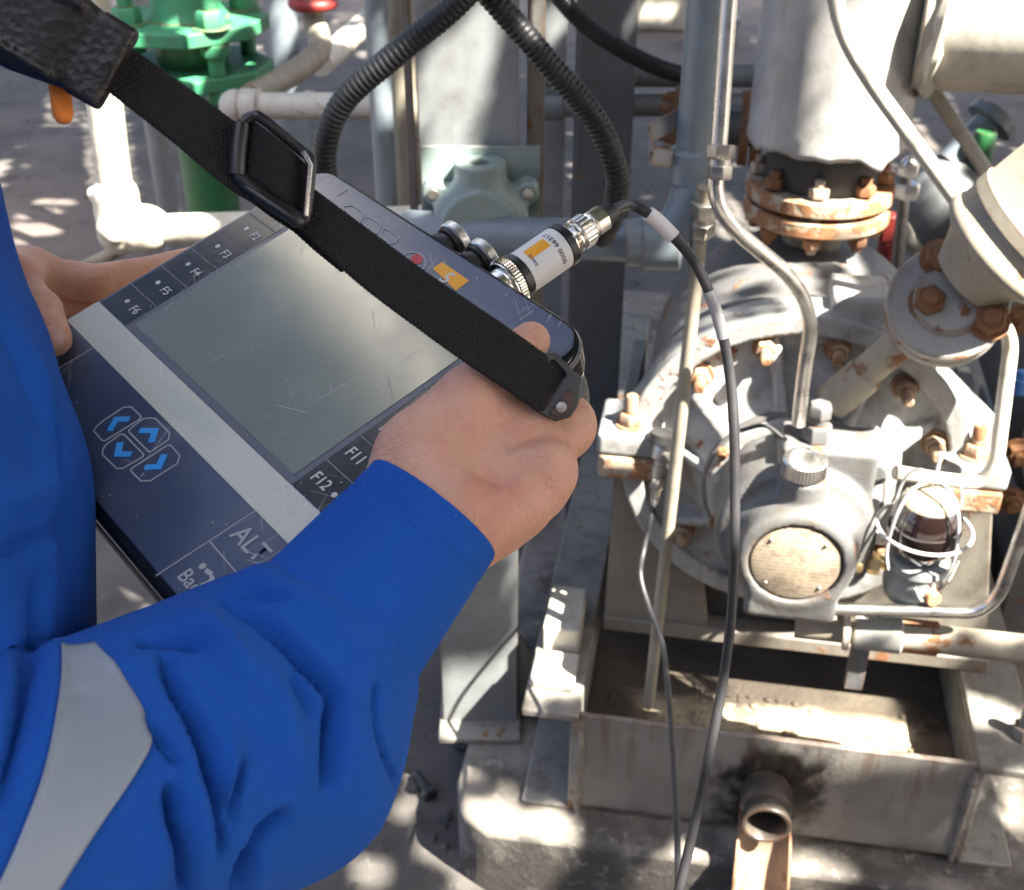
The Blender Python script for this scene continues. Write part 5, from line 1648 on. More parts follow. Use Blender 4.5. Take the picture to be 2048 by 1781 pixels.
# slider buckle
b = MB()
BK = 0.5545
fr = [(487, 243), (503, 234), (524, 238), (600, 300), (620, 318), (621, 345), (612, 430), (603, 444), (588, 438), (492, 374), (474, 352), (474, 330)]
fpath = [pd(x, y, BK + (0.007 if x > 590 else 0.0)) for x, y in fr]
fpath = catmull(fpath + [fpath[0], fpath[1]], 5)[: -5]
b.tube(fpath, 0.0026, 10, rad=[0.0026] * len(fpath))
b.build('buckle_frame', m_blackplastic, stp)
b = MB(); b.tube([pd(482, 250, BK - 0.001), pd(476, 300, BK - 0.002), pd(474, 350, BK - 0.001)], 0.0045, 12); b.tube([pd(474, 352, BK), pd(540, 402, BK + 0.003), pd(600, 442, BK + 0.006)], 0.0040, 12)
b.build('buckle_bar', m_blackplastic, stp)
b = MB(); b.tube([pd(606, 304, BK + 0.003), pd(621, 330, BK + 0.003), pd(612, 432, BK + 0.003)], 0.0011, 8); b.build('bright_edge', m_nickel, stp)  # thin bright metal strip along the right bar

# shoulder pad of the strap
def make_leather():
    t = NT('worn_black_leather')
    n1 = t.noise(35, 6, 0.65); n2 = t.noise(240, 4, 0.6); v = t.vor(260)
    e = t.edge(0.006)
    wm = t.math('MULTIPLY', t.step(t.math('ADD', t.math('MULTIPLY', e, 2.2), t.math('MULTIPLY', n1, 0.7)), 0.50, 0.8), t.step(n2, 0.42, 0.62))
    t.set(color=t.mix(t.math('MULTIPLY', wm, 0.8), (0.010, 0.010, 0.010), (0.20, 0.165, 0.12)), rough=t.step(n1, 0.3, 0.7, 0.32, 0.55), normal=t.bump(t.math('ADD', v, n2), 0.35, 0.0012))
    return t.m
m_leather = make_leather()
def pad_sdf(P):
    a, c = np.array(list(pd(-330, -190, 0.50))), np.array(list(pd(196, 118, 0.522)))
    ax = (c - a); L = np.linalg.norm(ax); ax = ax / L
    nrm = np.array(list((EYE - pd(100, 60, 0.5)).normalized())); nrm = nrm - ax * (nrm @ ax); nrm /= np.linalg.norm(nrm)
    wv = np.cross(nrm, ax)
    q = P - a
    s, w, n = q @ ax, q @ wv, q @ nrm
    hw = 0.0235 - 0.006 * np.clip((s - (L - 0.03)) / 0.03, 0, 1.6)
    d2 = smax(np.abs(w) - hw, np.abs(n) - (0.0085 - 0.004 * np.clip((s - (L - 0.02)) / 0.02, 0, 1)), 0.006)
    d = smax(d2, np.maximum(-s, s - L), 0.005)
    ridge = smax(np.abs(np.abs(w) - 0.016) - 0.0018, np.abs(n - 0.008) - 0.0022, 0.0015)
    ridge = smax(ridge, s - L + 0.012, 0.002)
    d = smin(d, ridge, 0.002)
    cuff = smax(smax(np.abs(w) - 0.0195, np.abs(n) - 0.006, 0.004), np.abs(s - (L + 0.002)) - 0.008, 0.002)
    return smin(d, cuff, 0.0015)
pc = pd(40, 20, 0.51)
sdf_object('shoulder_pad', pad_sdf, pc - Vector((0.15, 0.10, 0.10)), pc + Vector((0.10, 0.10, 0.10)), 0.0016, m_leather, stp)
ep_ = thing('ear_plug', 'bright orange foam ear plug poking out below the black shoulder pad', 'ear plug', pd(128, 240, 0.535))
b = MB()
pa_, pb_ = pd(118, 170, 0.535), pd(129, 248, 0.535)
ax_ = pb_ - pa_
b.lathe([(0.0046, 0), (0.0046, ax_.length * 0.72), (0.0040, ax_.length * 0.82), (0.0032, ax_.length * 0.93), (0.0016, ax_.length * 0.985), (0.0001, ax_.length)], pa_, ax_, 24)
b.build('foam_tip', m_orange, ep_)
# ------------------------------------------------------------------ the person holding the analyzer
A3 = lambda p: np.array(list(p))
# --- right hand (photo pixel, height above the faceplate in key pitches)
Hh = {
    'wrist': dpl(872, 1015, -0.75), 'fore': pd(700, 1215, 0.572),
    'i0': dpl(1130, 852, -0.90), 'm0': dpl(1090, 942, -0.85), 'r0': dpl(1042, 993, -0.95), 'p0': dpl(990, 1030, -1.15),
    't0': dpl(845, 905, -0.15), 't1': dpl(938, 792, 0.35), 't2': dpl(1012, 722, 0.66), 't3': dpl(1062, 682, 0.53)}
def off(p, dx, dy, dn): return p + (DX * dx + DY * dy + DN * dn) * KU
fing = {}
for k, L1, L2, L3, dy in (('i', 1.25, 1.25, 0.8, 0.10), ('m', 1.45, 1.3, 0.85, 0.05), ('r', 1.35, 1.3, 0.8, -0.02), ('p', 1.1, 1.1, 0.7, -0.05)):
    m = Hh[k + '0']
    N0 = (m - DO).dot(DN) / KU
    f1 = off(m, -0.55, dy, -L1)
    f2 = off(f1, -L2 * 0.75, dy, -L2 * 0.62)
    N2 = (f2 - DO).dot(DN) / KU
    f2 = off(f2, 0, 0, min(0, -3.02 - N2))
    f3 = off(f2, -L3, dy, 0.06)
    fing[k] = [m, f1, f2, f3]
FR = {'i': 0.0114, 'm': 0.0116, 'r': 0.0108, 'p': 0.0096}
# --- left hand: thumb on the key panel, fingers under the edge
Lh = {'wrist': dpl(-95, 575, -0.4), 'fore': dpl(-330, 800, -0.6),
      't0': dpl(-40, 545, 0.4), 't1': dpl(22, 560, 1.0), 't2': dpl(80, 622, 0.78), 't3': dpl(104, 676, 0.50)}
lf = {'i': [dpl(60, 552, -0.9), dpl(190, 566, -1.6), dpl(300, 546, -2.6), dpl(390, 520, -3.05)],
      'm': [dpl(20, 580, -1.4), dpl(150, 610, -2.6), dpl(270, 600, -3.1), dpl(350, 590, -3.1)],
      'r': [dpl(-10, 610, -1.9), dpl(120, 650, -3.0), dpl(230, 650, -3.2), dpl(300, 650, -3.2)],
      'p': [dpl(-40, 640, -2.2), dpl(80, 690, -3.1), dpl(170, 700, -3.3), dpl(230, 700, -3.3)]}
# --- skeleton of the rest of the figure
ELR, SHR = pd(512, 1460, 0.555), Vector((-0.29, 0.20, 1.27))
SHL = Vector((-0.56, 0.56, 1.36)); ELL = Vector((-0.50, 0.66, 1.10))
CHEST = Vector((-0.41, 0.38, 1.24)); NECK = Vector((-0.43, 0.40, 1.45)); HEAD = Vector((-0.40, 0.44, 1.62)); HIP = Vector((-0.44, 0.34, 0.93))
FWD = Vector((0.78, 0.62, 0)).normalized(); RGT = Vector((FWD.y, -FWD.x, 0))

def near(P, pts, m):
    a = np.min([A3(p) for p in pts], axis=0) - m; c = np.max([A3(p) for p in pts], axis=0) + m
    return ((P > a) & (P < c)).all(1)
def grp(P, pts, m, fn, far=0.06):
    d = np.full(len(P), far)
    k = near(P, pts, m)
    if k.any(): d[k] = np.minimum(fn(P[k]), far)
    return d
def f_rhand(P):
    c = lambda a, b_, ra, rb: sd_capsule(P, A3(a), A3(b_), ra, rb)
    w = Hh['wrist']; fo = Hh['fore']
    ad_ = (w - fo).normalized(); sd_ = ad_.cross(DN).normalized(); 
    d = None
    for s in (-1, 1):
        e = c(fo + sd_ * (0.016 * s), w + sd_ * (0.0125 * s), 0.027, 0.0215)
        d = e if d is None else smin(d, e, 0.02)
    for k, s, ra in (('i', -0.013, 0.0155), ('m', -0.004, 0.0155), ('r', 0.005, 0.0150), ('p', 0.013, 0.0140)):
        root = w + sd_ * s
        d = smin(d, c(root, Hh[k + '0'], ra + 0.003, FR[k] + 0.0025), 0.018)
    # palm side bulk and the ball of the thumb
    d = smin(d, c(w - DN * 0.010 + sd_ * 0.010, off(Hh['m0'], -0.5, -0.3, -0.9), 0.020, 0.016), 0.02)
    d = smin(d, c(w - sd_ * 0.014, Hh['t0'], 0.018, 0.019), 0.02)
    d = smin(d, c(Hh['t0'], Hh['t1'], 0.0185, 0.0140), 0.016)
    web = sd_capsule(P, A3(off(Hh['t1'], 0.2, -0.3, -0.35)), A3(off(Hh['i0'], -0.6, -0.1, -0.3)), 0.012, 0.0125)
    d = smin(d, web, 0.022)
    d = smin(d, c(Hh['t1'], Hh['t2'], 0.0125, 0.0110), 0.008)
    d = smin(d, c(Hh['t2'], Hh['t3'], 0.0112, 0.0100), 0.005)
    d = smin(d, sd_ellipsoid(P, A3(Hh['t2'] + DN * 0.001), (0.0118, 0.0118, 0.0112)), 0.004)
    # knuckles
    for k, rk in (('i', 0.0130), ('m', 0.0132), ('r', 0.0122), ('p', 0.0108)):
        d = smin(d, np.linalg.norm(P - A3(Hh[k + '0'] + DN * 0.001), axis=1) - rk, 0.007)
    # valleys between the knuckles
    for a_, b_ in (('i', 'm'), ('m', 'r'), ('r', 'p')):
        q = (Hh[a_ + '0'] + Hh[b_ + '0']) * 0.5
        q0 = q + (q - w).normalized() * 0.016 + DN * 0.010
        q1 = q + (w - q).normalized() * 0.020 + DN * 0.0180
        d = smax(d, -sd_capsule(P, A3(q0), A3(q1), 0.0030, 0.0016), 0.014)
    # faint tendons
    for k in 'imr':
        q1 = w.lerp(Hh[k + '0'], 0.35) + DN * 0.0135; q2 = Hh[k + '0'] + DN * 0.0095
        d = smin(d, sd_capsule(P, A3(q1), A3(q2), 0.0022, 0.0030), 0.010)
    fd = None
    for k in 'imrp':
        e = sd_chain(P, [A3(p) for p in fing[k]], [FR[k] + 0.0012, FR[k], FR[k] * 0.92, FR[k] * 0.82])
        fd = e if fd is None else smin(fd, e, 0.0035)
    return smin(d, fd, 0.009)
def f_lhand(P):
    c = lambda a, b_, ra, rb: sd_capsule(P, A3(a), A3(b_), ra, rb)
    w = Lh['wrist']; fo = Lh['fore']
    ad_ = (w - fo).normalized(); sd_ = ad_.cross(DN).normalized()
    d = None
    for s in (-1, 1):
        e = c(fo + sd_ * (0.016 * s), w + sd_ * (0.0115 * s), 0.027, 0.0215)
        d = e if d is None else smin(d, e, 0.02)
    for k in 'imrp':
        d = smin(d, c(w, lf[k][0], 0.019, FR[k] + 0.0045), 0.02)
    d = smin(d, c(w, Lh['t0'], 0.019, 0.019), 0.02)
    d = smin(d, c(Lh['t0'], Lh['t1'], 0.018, 0.0145), 0.014)
    d = smin(d, c(off(Lh['t1'], 0, 0, -0.5), lf['i'][0], 0.013, 0.013), 0.02)
    d = smin(d, c(Lh['t1'], Lh['t2'], 0.0138, 0.0120), 0.006)
    d = smin(d, c(Lh['t2'], Lh['t3'], 0.0122, 0.0112), 0.004)
    fd = None
    for k in 'imrp':
        e = sd_chain(P, [A3(p) for p in lf[k]], [FR[k] + 0.003, FR[k] + 0.001, FR[k], FR[k] * 0.85])
        fd = e if fd is None else np.minimum(fd, e)
    return smin(d, fd, 0.006)
def f_bust(P):
    d = sd_chain(P, [A3(p) for p in (Hh['fore'], ELR, SHR, NECK - ZZ * 0.10, SHL, ELL, Lh['fore'])], [0.030, 0.042, 0.05, 0.06, 0.05, 0.042, 0.030], 0.03)
    d = smin(d, sd_capsule(P, A3(NECK - ZZ * 0.10), A3(HEAD - ZZ * 0.05), 0.060, 0.055), 0.03)
    hd = sd_ellipsoid(P, A3(HEAD), (0.078, 0.098, 0.118), (RGT, FWD, ZZ))
    hd = smin(hd, sd_ellipsoid(P, A3(HEAD + FWD * 0.045 - ZZ * 0.07), (0.05, 0.05, 0.05)), 0.03)
    hd = smin(hd, sd_capsule(P, A3(HEAD + FWD * 0.092 + ZZ * 0.012), A3(HEAD + FWD * 0.110 - ZZ * 0.025), 0.010, 0.014), 0.012)
    for s in (-1, 1):
        hd = smin(hd, sd_ellipsoid(P, A3(HEAD + RGT * (0.080 * s) - FWD * 0.005 - ZZ * 0.01), (0.010, 0.022, 0.033), (RGT, FWD, ZZ)), 0.006)
        hd = smax(hd, -sd_ellipsoid(P, A3(HEAD + RGT * (0.032 * s) + FWD * 0.098 + ZZ * 0.008), (0.018, 0.012, 0.010), (RGT, FWD, ZZ)), 0.010)
        hd = smin(hd, np.linalg.norm(P - A3(HEAD + RGT * (0.032 * s) + FWD * 0.080 + ZZ * 0.008), axis=1) - 0.0125, 0.003)
    hd = smax(hd, -sd_capsule(P, A3(HEAD + FWD * 0.098 - ZZ * 0.052 - RGT * 0.02), A3(HEAD + FWD * 0.098 - ZZ * 0.052 + RGT * 0.02), 0.002, 0.002), 0.006)
    return smin(d, hd, 0.02)
R_PTS = [Hh[k] for k in Hh] + [p for k in fing for p in fing[k]]
L_PTS = [Lh[k] for k in Lh] + [p for k in lf for p in lf[k]]
def f_body(P):
    d = grp(P, R_PTS, 0.075, f_rhand)
    d = np.minimum(d, grp(P, L_PTS, 0.075, f_lhand))
    return smin(d, f_bust(P), 0.006)

def crease_height(V, N, FOLDP):
    """height of the creases at points V with normals N (only on the side they were traced on)"""
    q = V - A3(EYE)
    dp = q[:, 1] * CP - q[:, 2] * SP
    u = 1024 + FPX * q[:, 0] / dp
    v = 890.5 - FPX * (q[:, 1] * SP + q[:, 2] * CP) / dp
    face = np.clip((np.sum(N * -q, axis=1) / np.linalg.norm(q, axis=1) - 0.02) / 0.30, 0, 1)
    face = face * ((dp > 0.2) & (dp < 0.82))
    Hh_ = np.zeros(len(V))
    act_ = np.where((face > 0) & (u > -150) & (u < 1050) & (v > 150) & (v < 2000))[0]
    U = np.stack([u[act_], v[act_]], 1)
    tot = np.zeros(len(act_))
    for P2, w, amp in FOLDP:
        box_ = ((U > P2.min(0) - 3.2 * w) & (U < P2.max(0) + 3.2 * w)).all(1)
        if not box_.any(): continue
        X = U[box_]
        best = np.full(len(X), 1e9); tt = np.zeros(len(X)); n_ = len(P2) - 1
        for i in range(n_):
            a_, b_ = P2[i], P2[i + 1]
            e = b_ - a_; t_ = np.clip(((X - a_) @ e) / (e @ e), 0, 1)
            d_ = np.linalg.norm(X - a_ - t_[:, None] * e, axis=1)
            m = d_ < best
            best[m] = d_[m]; tt[m] = (i + t_[m]) / n_
        taper = np.clip(np.sin(np.pi * np.clip(0.06 + 0.88 * tt, 0, 1)), 0, 1) ** 0.6
        prof = np.exp(-(best / w) ** 2) if amp < 0 else np.exp(-(best / (1.25 * w)) ** 2)
        tot[box_] += amp * taper * prof
    Hh_[act_] = tot * face[act_]
    return Hh_

HCR = [([(766, 896), (810, 868), (868, 846)], 4.5, -0.9), ([(764, 914), (815, 892), (880, 876)], 3.5, -0.7), ([(770, 880), (812, 850), (858, 832)], 3.5, -0.5),
       ([(900, 985), (1000, 925), (1100, 862)], 15, 1.1), ([(915, 1030), (1000, 985), (1080, 942)], 13, 1.0), ([(925, 960), (1010, 905), (1085, 868)], 12, -0.7), ([(930, 1010), (1010, 960), (1075, 915)], 10, -0.8),
       ([(1118, 800), (1150, 822), (1172, 856)], 4, -0.5), ([(1128, 812), (1156, 838), (1170, 872)], 3, -0.5), ([(960, 745), (985, 700), (1005, 672)], 4, -0.5),
       ([(1100, 985), (1125, 1000), (1140, 1020)], 4, -0.6), ([(35, 575), (62, 590), (95, 598)], 4, -0.7), ([(48, 600), (75, 612), (108, 614)], 3.5, -0.6), ([(150, 590), (185, 570), (240, 548)], 6, -1.2), ([(220, 530), (232, 560), (238, 590)], 4, -0.8)]
HCP = [(np.array([[p.x, p.y] for p in catmull([Vector((x, y, 0)) for x, y in pts], 5)]), w, a_ * 0.001) for pts, w, a_ in HCR]
def skin_disp(V):
    N = sdf_normal(f_body, V, 0.002)
    return V + N * crease_height(V, N, HCP)[:, None]
def make_skin():
    t = NT('skin')
    n1 = t.noise(28, 4, 0.6); n2 = t.noise(120, 5, 0.65); n3 = t.noise(900, 2, 0.5)
    c = t.mix(t.step(n1, 0.35, 0.7), (0.60, 0.325, 0.215), (0.66, 0.365, 0.26))
    c = t.mix(t.math('MULTIPLY', t.step(t.noise(16, 3), 0.52, 0.68), 0.45), c, (0.50, 0.17, 0.125))
    c = t.mix(t.math('MULTIPLY', t.step(n2, 0.55, 0.8), 0.25), c, (0.38, 0.17, 0.11))
    mp = t.scale(t.tc, (300, 1700, 1000), (0.6, 0.2, 0.9))
    hr = t.step(t.noise(1.0, 1, 0.5, t.scale(t.tc, (260, 2600, 900), (0.3, 0.5, 0.75))), 0.60, 0.68)
    c = t.mix(t.math('MULTIPLY', hr, 0.20), c, (0.20, 0.09, 0.05))
    c = t.mix(t.math('MULTIPLY', t.step(t.noise(55, 3), 0.5, 0.7), 0.22), c, (0.60, 0.24, 0.17))
    pores = t.vor(520)
    cre = t.math('MULTIPLY', t.noise(1.0, 2, 0.5, mp), 0.6)
    t.set(color=c, rough=0.46, sss=0.12, spec=0.4, normal=t.bump(t.math('ADD', t.math('ADD', pores, cre), t.math('MULTIPLY', n2, 1.2)), 0.48, 0.0010))
    t.p.inputs['Subsurface Radius'].default_value = (1.0, 0.3, 0.15)
    t.p.inputs['Subsurface Scale'].default_value = 0.006
    return t.m
m_skin = make_skin()
per = thing('person', 'person in blue coveralls with a reflective band, both hands gripping the analyzer', 'person', Vector((HIP.x, HIP.y, 0)))
allp = [A3(p) for p in R_PTS + L_PTS + [ELR, SHR, SHL, ELL, HEAD + ZZ * 0.13]]
sdf_object('body', f_body, np.min(allp, axis=0) - 0.12, np.max(allp, axis=0) + 0.12, 0.0020, m_skin, per, disp=skin_disp)
# nails
def nail(fn, outline_, t0):
    """nail plate laid on the finger inside a traced outline, slightly proud of the skin"""
    c = np.mean(outline_, axis=0); n_ = len(outline_); rings = (0.0, 0.35, 0.65, 0.85, 0.95, 1.0)
    xy = [tuple(c)] + [tuple(c + (np.array(p) - c) * r) for r in rings[1:] for p in outline_]
    H = sdf_hits(fn, xy, t0, 0.9); N = sdf_normal(fn, H, 0.0015)
    lift = np.array([0.0006] + [0.0006 if r < 0.9 else (0.0003 if r < 0.99 else -0.0006) for r in rings[1:] for _ in outline_])
    V = H + N * lift[:, None]
    fs = [(0, 1 + i, 1 + (i + 1) % n_) for i in range(n_)]
    for k in range(len(rings) - 2):
        a_ = 1 + k * n_
        fs += [(a_ + i, a_ + n_ + i, a_ + n_ + (i + 1) % n_, a_ + (i + 1) % n_) for i in range(n_)]
    b = MB(); b.add([Vector(v) for v in V], fs); b.build('thumb_nail', m_nail, per, smooth=80)
t = NT('nail'); t.set(color=(0.55, 0.32, 0.26), rough=0.3, spec=0.5); m_nail = t.m
lout = [(p.x, p.y) for p in catmull([Vector((x, y, 0)) for x, y in ((74, 668), (84, 658), (104, 653), (122, 654), (131, 664), (132, 680), (126, 694), (110, 702), (92, 700), (80, 690), (74, 668))], 3)[:-1]]
nail(f_lhand, lout, 0.5)
rout = [(p.x, p.y) for p in catmull([Vector((x, y, 0)) for x, y in ((1060, 652), (1074, 655), (1084, 664), (1088, 678), (1086, 692), (1080, 684), (1075, 670), (1060, 652))], 2)[:-1]]
# --- coverall
CUFF = [(856, 1040, 0.590, 0.0400), (684, 1250, 0.572, 0.0455), (512, 1460, 0.555, 0.0705)]
cpt = [A3(pd(x, y, t)) for x, y, t, r in CUFF]
crd = [r for *_, r in CUFF]
arm_dir = cpt[0] - cpt[1]; arm_dir /= np.linalg.norm(arm_dir)
cpt0 = cpt[0] + arm_dir * 0.05
CHE = np.array([0.225, 0.150, 0.26])
def f_sleeve_base(P):
    d = sd_chain(P, [cpt0] + cpt + [A3(SHR)], [0.0400] + crd + [0.058], 0.012)
    return smax(d, (P - cpt[0]) @ arm_dir + 0.060, 0.014)      # the sleeve ends where the cuff starts
def f_torso(P):
    ax = (RGT, FWD, ZZ)
    d = sd_ellipsoid(P, A3(CHEST), (0.165, 0.110, 0.27), ax)
    d = smin(d, sd_capsule(P, A3(SHR), A3(SHL), 0.062, 0.062), 0.05)
    d = smin(d, sd_capsule(P, A3(CHEST - ZZ * 0.15), A3(HIP), 0.120, 0.14), 0.06)
    d = smin(d, sd_chain(P, [A3(SHL), A3(ELL), A3(Lh['fore'].lerp(Lh['wrist'], 0.55))], [0.085, 0.066, 0.042], 0.03), 0.04)
    d = smin(d, sd_chain(P, [A3(pd(-523, 200, 0.620)), A3(pd(-459, 640, 0.598)), A3(pd(-398, 820, 0.587)), A3(pd(-342, 1000, 0.575)), A3(pd(-339, 1290, 0.560))], [0.118] * 5, 0.004), 0.008)
    d = smin(d, sd_capsule(P, A3(NECK - ZZ * 0.06), A3(NECK - ZZ * 0.005), 0.076, 0.070), 0.03)
    return d
def f_cover_base(P):
    return smin(f_inner_base(P), f_bulge(P), 0.004)
def f_inner_base(P):
    return smin(f_sleeve_base(P), f_torso(P), 0.012)
def f_bulge(P):
    return sd_chain(P, [A3(pd(-575, 700, 0.550)), A3(pd(-467, 1000, 0.532)), A3(pd(-456, 1150, 0.520)), A3(pd(-470, 1400, 0.500)), A3(pd(-565, 1640, 0.480)), A3(pd(-682, 1820, 0.470))], [0.112, 0.114, 0.115, 0.115, 0.115, 0.115], 0.004)
Z1 = lambda L: [(180 + x / 2.022, 900 + y / 2.022) for x, y in L]       # traced on enlargements of the photo
Z2_ = lambda L: [(x / 1.782, 300 + y / 1.782) for x, y in L]
Z3 = lambda L: [(x / 2.821, 1150 + y / 2.821) for x, y in L]
FOLDS = [  # polyline, half width in photo px, height in mm (negative = valley)
    (Z1([(215, 772), (300, 765), (380, 775), (455, 790)]), 15, -8), (Z1([(295, 840), (350, 960), (420, 1080), (470, 1200), (500, 1350), (520, 1480), (525, 1620)]), 17, -9),
    (Z1([(325, 1370), (340, 1480), (370, 1620), (390, 1790)]), 15, -10), (Z1([(555, 605), (680, 680), (780, 760), (880, 860), (960, 950), (990, 1010), (972, 1110), (960, 1220), (950, 1340)]), 19, -9),
    (Z1([(820, 478), (900, 510), (990, 560), (1080, 630)]), 13, -5), (Z1([(600, 560), (700, 592), (800, 605)]), 10, -3.5), (Z1([(800, 880), (850, 980), (900, 1080)]), 18, -3),
    (Z1([(615, 1250), (590, 1380), (575, 1510)]), 14, -5), (Z1([(780, 1470), (700, 1560), (640, 1650), (595, 1780)]), 16, -8), (Z1([(1140, 1090), (1150, 1180), (1190, 1280), (1245, 1380)]), 9, -4.5),
    (Z1([(1160, 930), (1150, 1010), (1140, 1100)]), 9, -2.5), (Z1([(235, 1080), (300, 1190), (370, 1280)]), 13, -4),
    (Z1([(110, 868), (200, 880), (290, 835)]), 14, 3), (Z1([(470, 720), (560, 810), (680, 910), (760, 1030), (800, 1180), (830, 1300), (835, 1460)]), 26, 5.5), (Z1([(640, 490), (780, 575), (930, 655), (1080, 780), (1150, 890)]), 20, 4),
    (Z1([(350, 700), (440, 705), (520, 790), (600, 910), (660, 1010)]), 18, 4), (Z1([(560, 1130), (575, 1220), (560, 1330), (545, 1460)]), 17, 4), (Z1([(405, 1320), (440, 1450), (460, 1600), (470, 1790)]), 17, 5), (Z1([(250, 1540), (285, 1640), (240, 1790)]), 17, 4),
    (Z1([(1050, 1050), (1060, 1200), (1100, 1400), (1060, 1560)]), 45, 5), (Z1([(950, 490), (1090, 620), (1180, 750), (1215, 850)]), 15, 3.5), (Z1([(640, 1600), (690, 1680), (650, 1790)]), 16, 4),
    (Z2_([(217, 1050), (207, 1300), (217, 1500), (227, 1700)]), 11, -5), (Z2_([(170, 1100), (160, 1300), (170, 1500), (180, 1700)]), 20, 5), (Z2_([(0, 1440), (100, 1405), (195, 1340)]), 22, -6), (Z2_([(0, 1260), (110, 1235), (190, 1180)]), 22, 3.5),
    (Z2_([(5, 572), (90, 682), (160, 792), (215, 1000), (235, 1080)]), 3.0, -1.6), (Z2_([(0, 640), (70, 760), (130, 900), (160, 1020)]), 22, -4), (Z2_([(60, 640), (130, 780), (185, 930)]), 18, 4),
    (Z3([(200, 60), (190, 350), (140, 600), (100, 850), (50, 1100), (0, 1300)]), 18, -8), (Z3([(300, 60), (300, 400), (285, 620), (270, 900), (150, 1250)]), 18, 4), (Z3([(60, 200), (40, 600), (0, 900)]), 22, 5),
    (Z3([(380, 660), (480, 690), (600, 660)]), 16, -0.8)]
FOLDP = []
for pts, w, amp in FOLDS:
    q = catmull([Vector((x, y, 0)) for x, y in pts], 5)
    torso_ = pts[0][0] < 130 and max(p[0] for p in pts) < 135
    FOLDP.append((np.array([[p.x, p.y] for p in q]), w * (0.70 if amp < 0 else 1.1), amp * (0.0011 if torso_ else (0.0020 if amp < 0 else 0.0014))))
def fold_height(V, N): return crease_height(V, N, FOLDP)
def f_coverall(P):
    d = f_cover_base(P)
    # soft irregular drape
    q = P * 14.0
    d = d + 0.0016 * (np.sin(q[:, 0] * 1.7 + 2.1 * np.sin(q[:, 2] * 0.9)) * np.sin(q[:, 1] * 1.3 + q[:, 2] * 1.9)) * 1.0
    return d
def make_cloth():
    t = NT('royal_blue_cotton')
    n1 = t.noise(7, 4, 0.6); n2 = t.noise(1500, 2, 0.6); n3 = t.noise(60, 5, 0.65)
    c = t.mix(n1, (0.008, 0.070, 0.35), (0.013, 0.092, 0.41))
    c = t.mix(t.math('MULTIPLY', t.step(n3, 0.55, 0.8), 0.25), c, (0.02, 0.13, 0.60))
    c = t.mix(t.math('MULTIPLY', t.step(t.vor(90), 0.045, 0.02), 0.5), c, (0.20, 0.35, 0.75))
    t.set(color=c, rough=0.85, sheen=0.08, spec=0.15, normal=t.bump(t.math('ADD', t.math('MULTIPLY', n2, 0.12), t.math('ADD', t.math('MULTIPLY', t.noise(26, 3, 0.5, None, 0.8), 0.5), t.math('MULTIPLY', n3, 0.12))), 0.45, 0.006))
    t.p.inputs['Sheen Tint'].default_value = (0.25, 0.45, 1.0, 1)
    return t.m
m_cloth = make_cloth()
lo = np.array([-0.75, 0.05, 0.86]); hi = np.array([0.02, 0.85, 1.50])
def cloth_disp(V):
    N = sdf_normal(f_coverall, V, 0.004)
    return V + N * fold_height(V, N)[:, None]
cov = sdf_object('coverall', f_coverall, lo, hi, 0.0026, m_cloth, per, relax=1, disp=cloth_disp)
def f_cuff(P):
    s = (P - cpt[0]) @ arm_dir
    L_ = np.linalg.norm(cpt[0] - cpt[1])
    q = P - cpt[0]
    rad_ = np.linalg.norm(q - s[:, None] * arm_dir, axis=1)
    R = 0.0358 + np.clip(-s, 0, 0.2) * 0.105 + 0.0010 * np.sin(np.arctan2(q @ A3(DN), q @ A3(DX)) * 3 + 1.0)
    R = R - 0.0009 * np.exp(-((s + 0.010) / 0.0011) ** 2) - 0.0007 * np.exp(-((s + 0.014) / 0.0009) ** 2)
    d = smax(np.abs(rad_ - R) - 0.0024, np.abs(s + 0.051) - 0.057, 0.0018)
    return d
cq = cpt[0]
sdf_object('cuff', f_cuff, cq - 0.13, cq + 0.09, 0.0018, m_cloth, cov)
b = MB()
def f_legs(P):
    d = None
    for s in (-1, 1):
        e = sd_chain(P, [A3(HIP + RGT * 0.09 * s), A3(Vector((HIP.x, HIP.y, 0.50)) + RGT * 0.11 * s + FWD * 0.02), A3(Vector((HIP.x, HIP.y, 0.10)) + RGT * 0.12 * s - FWD * 0.02)], [0.110, 0.088, 0.072], 0.03)
        d = e if d is None else smin(d, e, 0.02)
    return smax(d, P[:, 2] - 0.95, 0.02)
sdf_object('trousers', f_legs, A3(HIP) - np.array([0.35, 0.35, 0.90]), A3(HIP) + np.array([0.35, 0.35, 0.1]), 0.012, m_cloth, per)
def f_boots(P):
    d = None
    for s in (-1, 1):
        a = Vector((HIP.x, HIP.y, 0)) + RGT * 0.12 * s
        e = sd_chain(P, [A3(a - FWD * 0.03 + ZZ * 0.14), A3(a - FWD * 0.04 + ZZ * 0.055), A3(a + FWD * 0.15 + ZZ * 0.045)], [0.055, 0.05, 0.042], 0.03)
        d = e if d is None else np.minimum(d, e)
    return smax(d, -(P[:, 2] - 0.0), 0.01)
sdf_object('boots', f_boots, A3(HIP) - np.array([0.4, 0.4, 0.95]), A3(HIP) + np.array([0.4, 0.4, -0.72]), 0.008, m_leather, per)
def f_hair(P):
    d = sd_ellipsoid(P, A3(HEAD + ZZ * 0.012 - FWD * 0.008), (0.084, 0.103, 0.118), (RGT, FWD, ZZ))
    cut = (P - A3(HEAD + ZZ * 0.03)) @ A3(ZZ * 0.6 - FWD * 0.8)
    return smax(d, -cut - 0.02, 0.01)
sdf_object('hair', f_hair, A3(HEAD) - 0.16, A3(HEAD) + 0.16, 0.005, m_rubber, per)

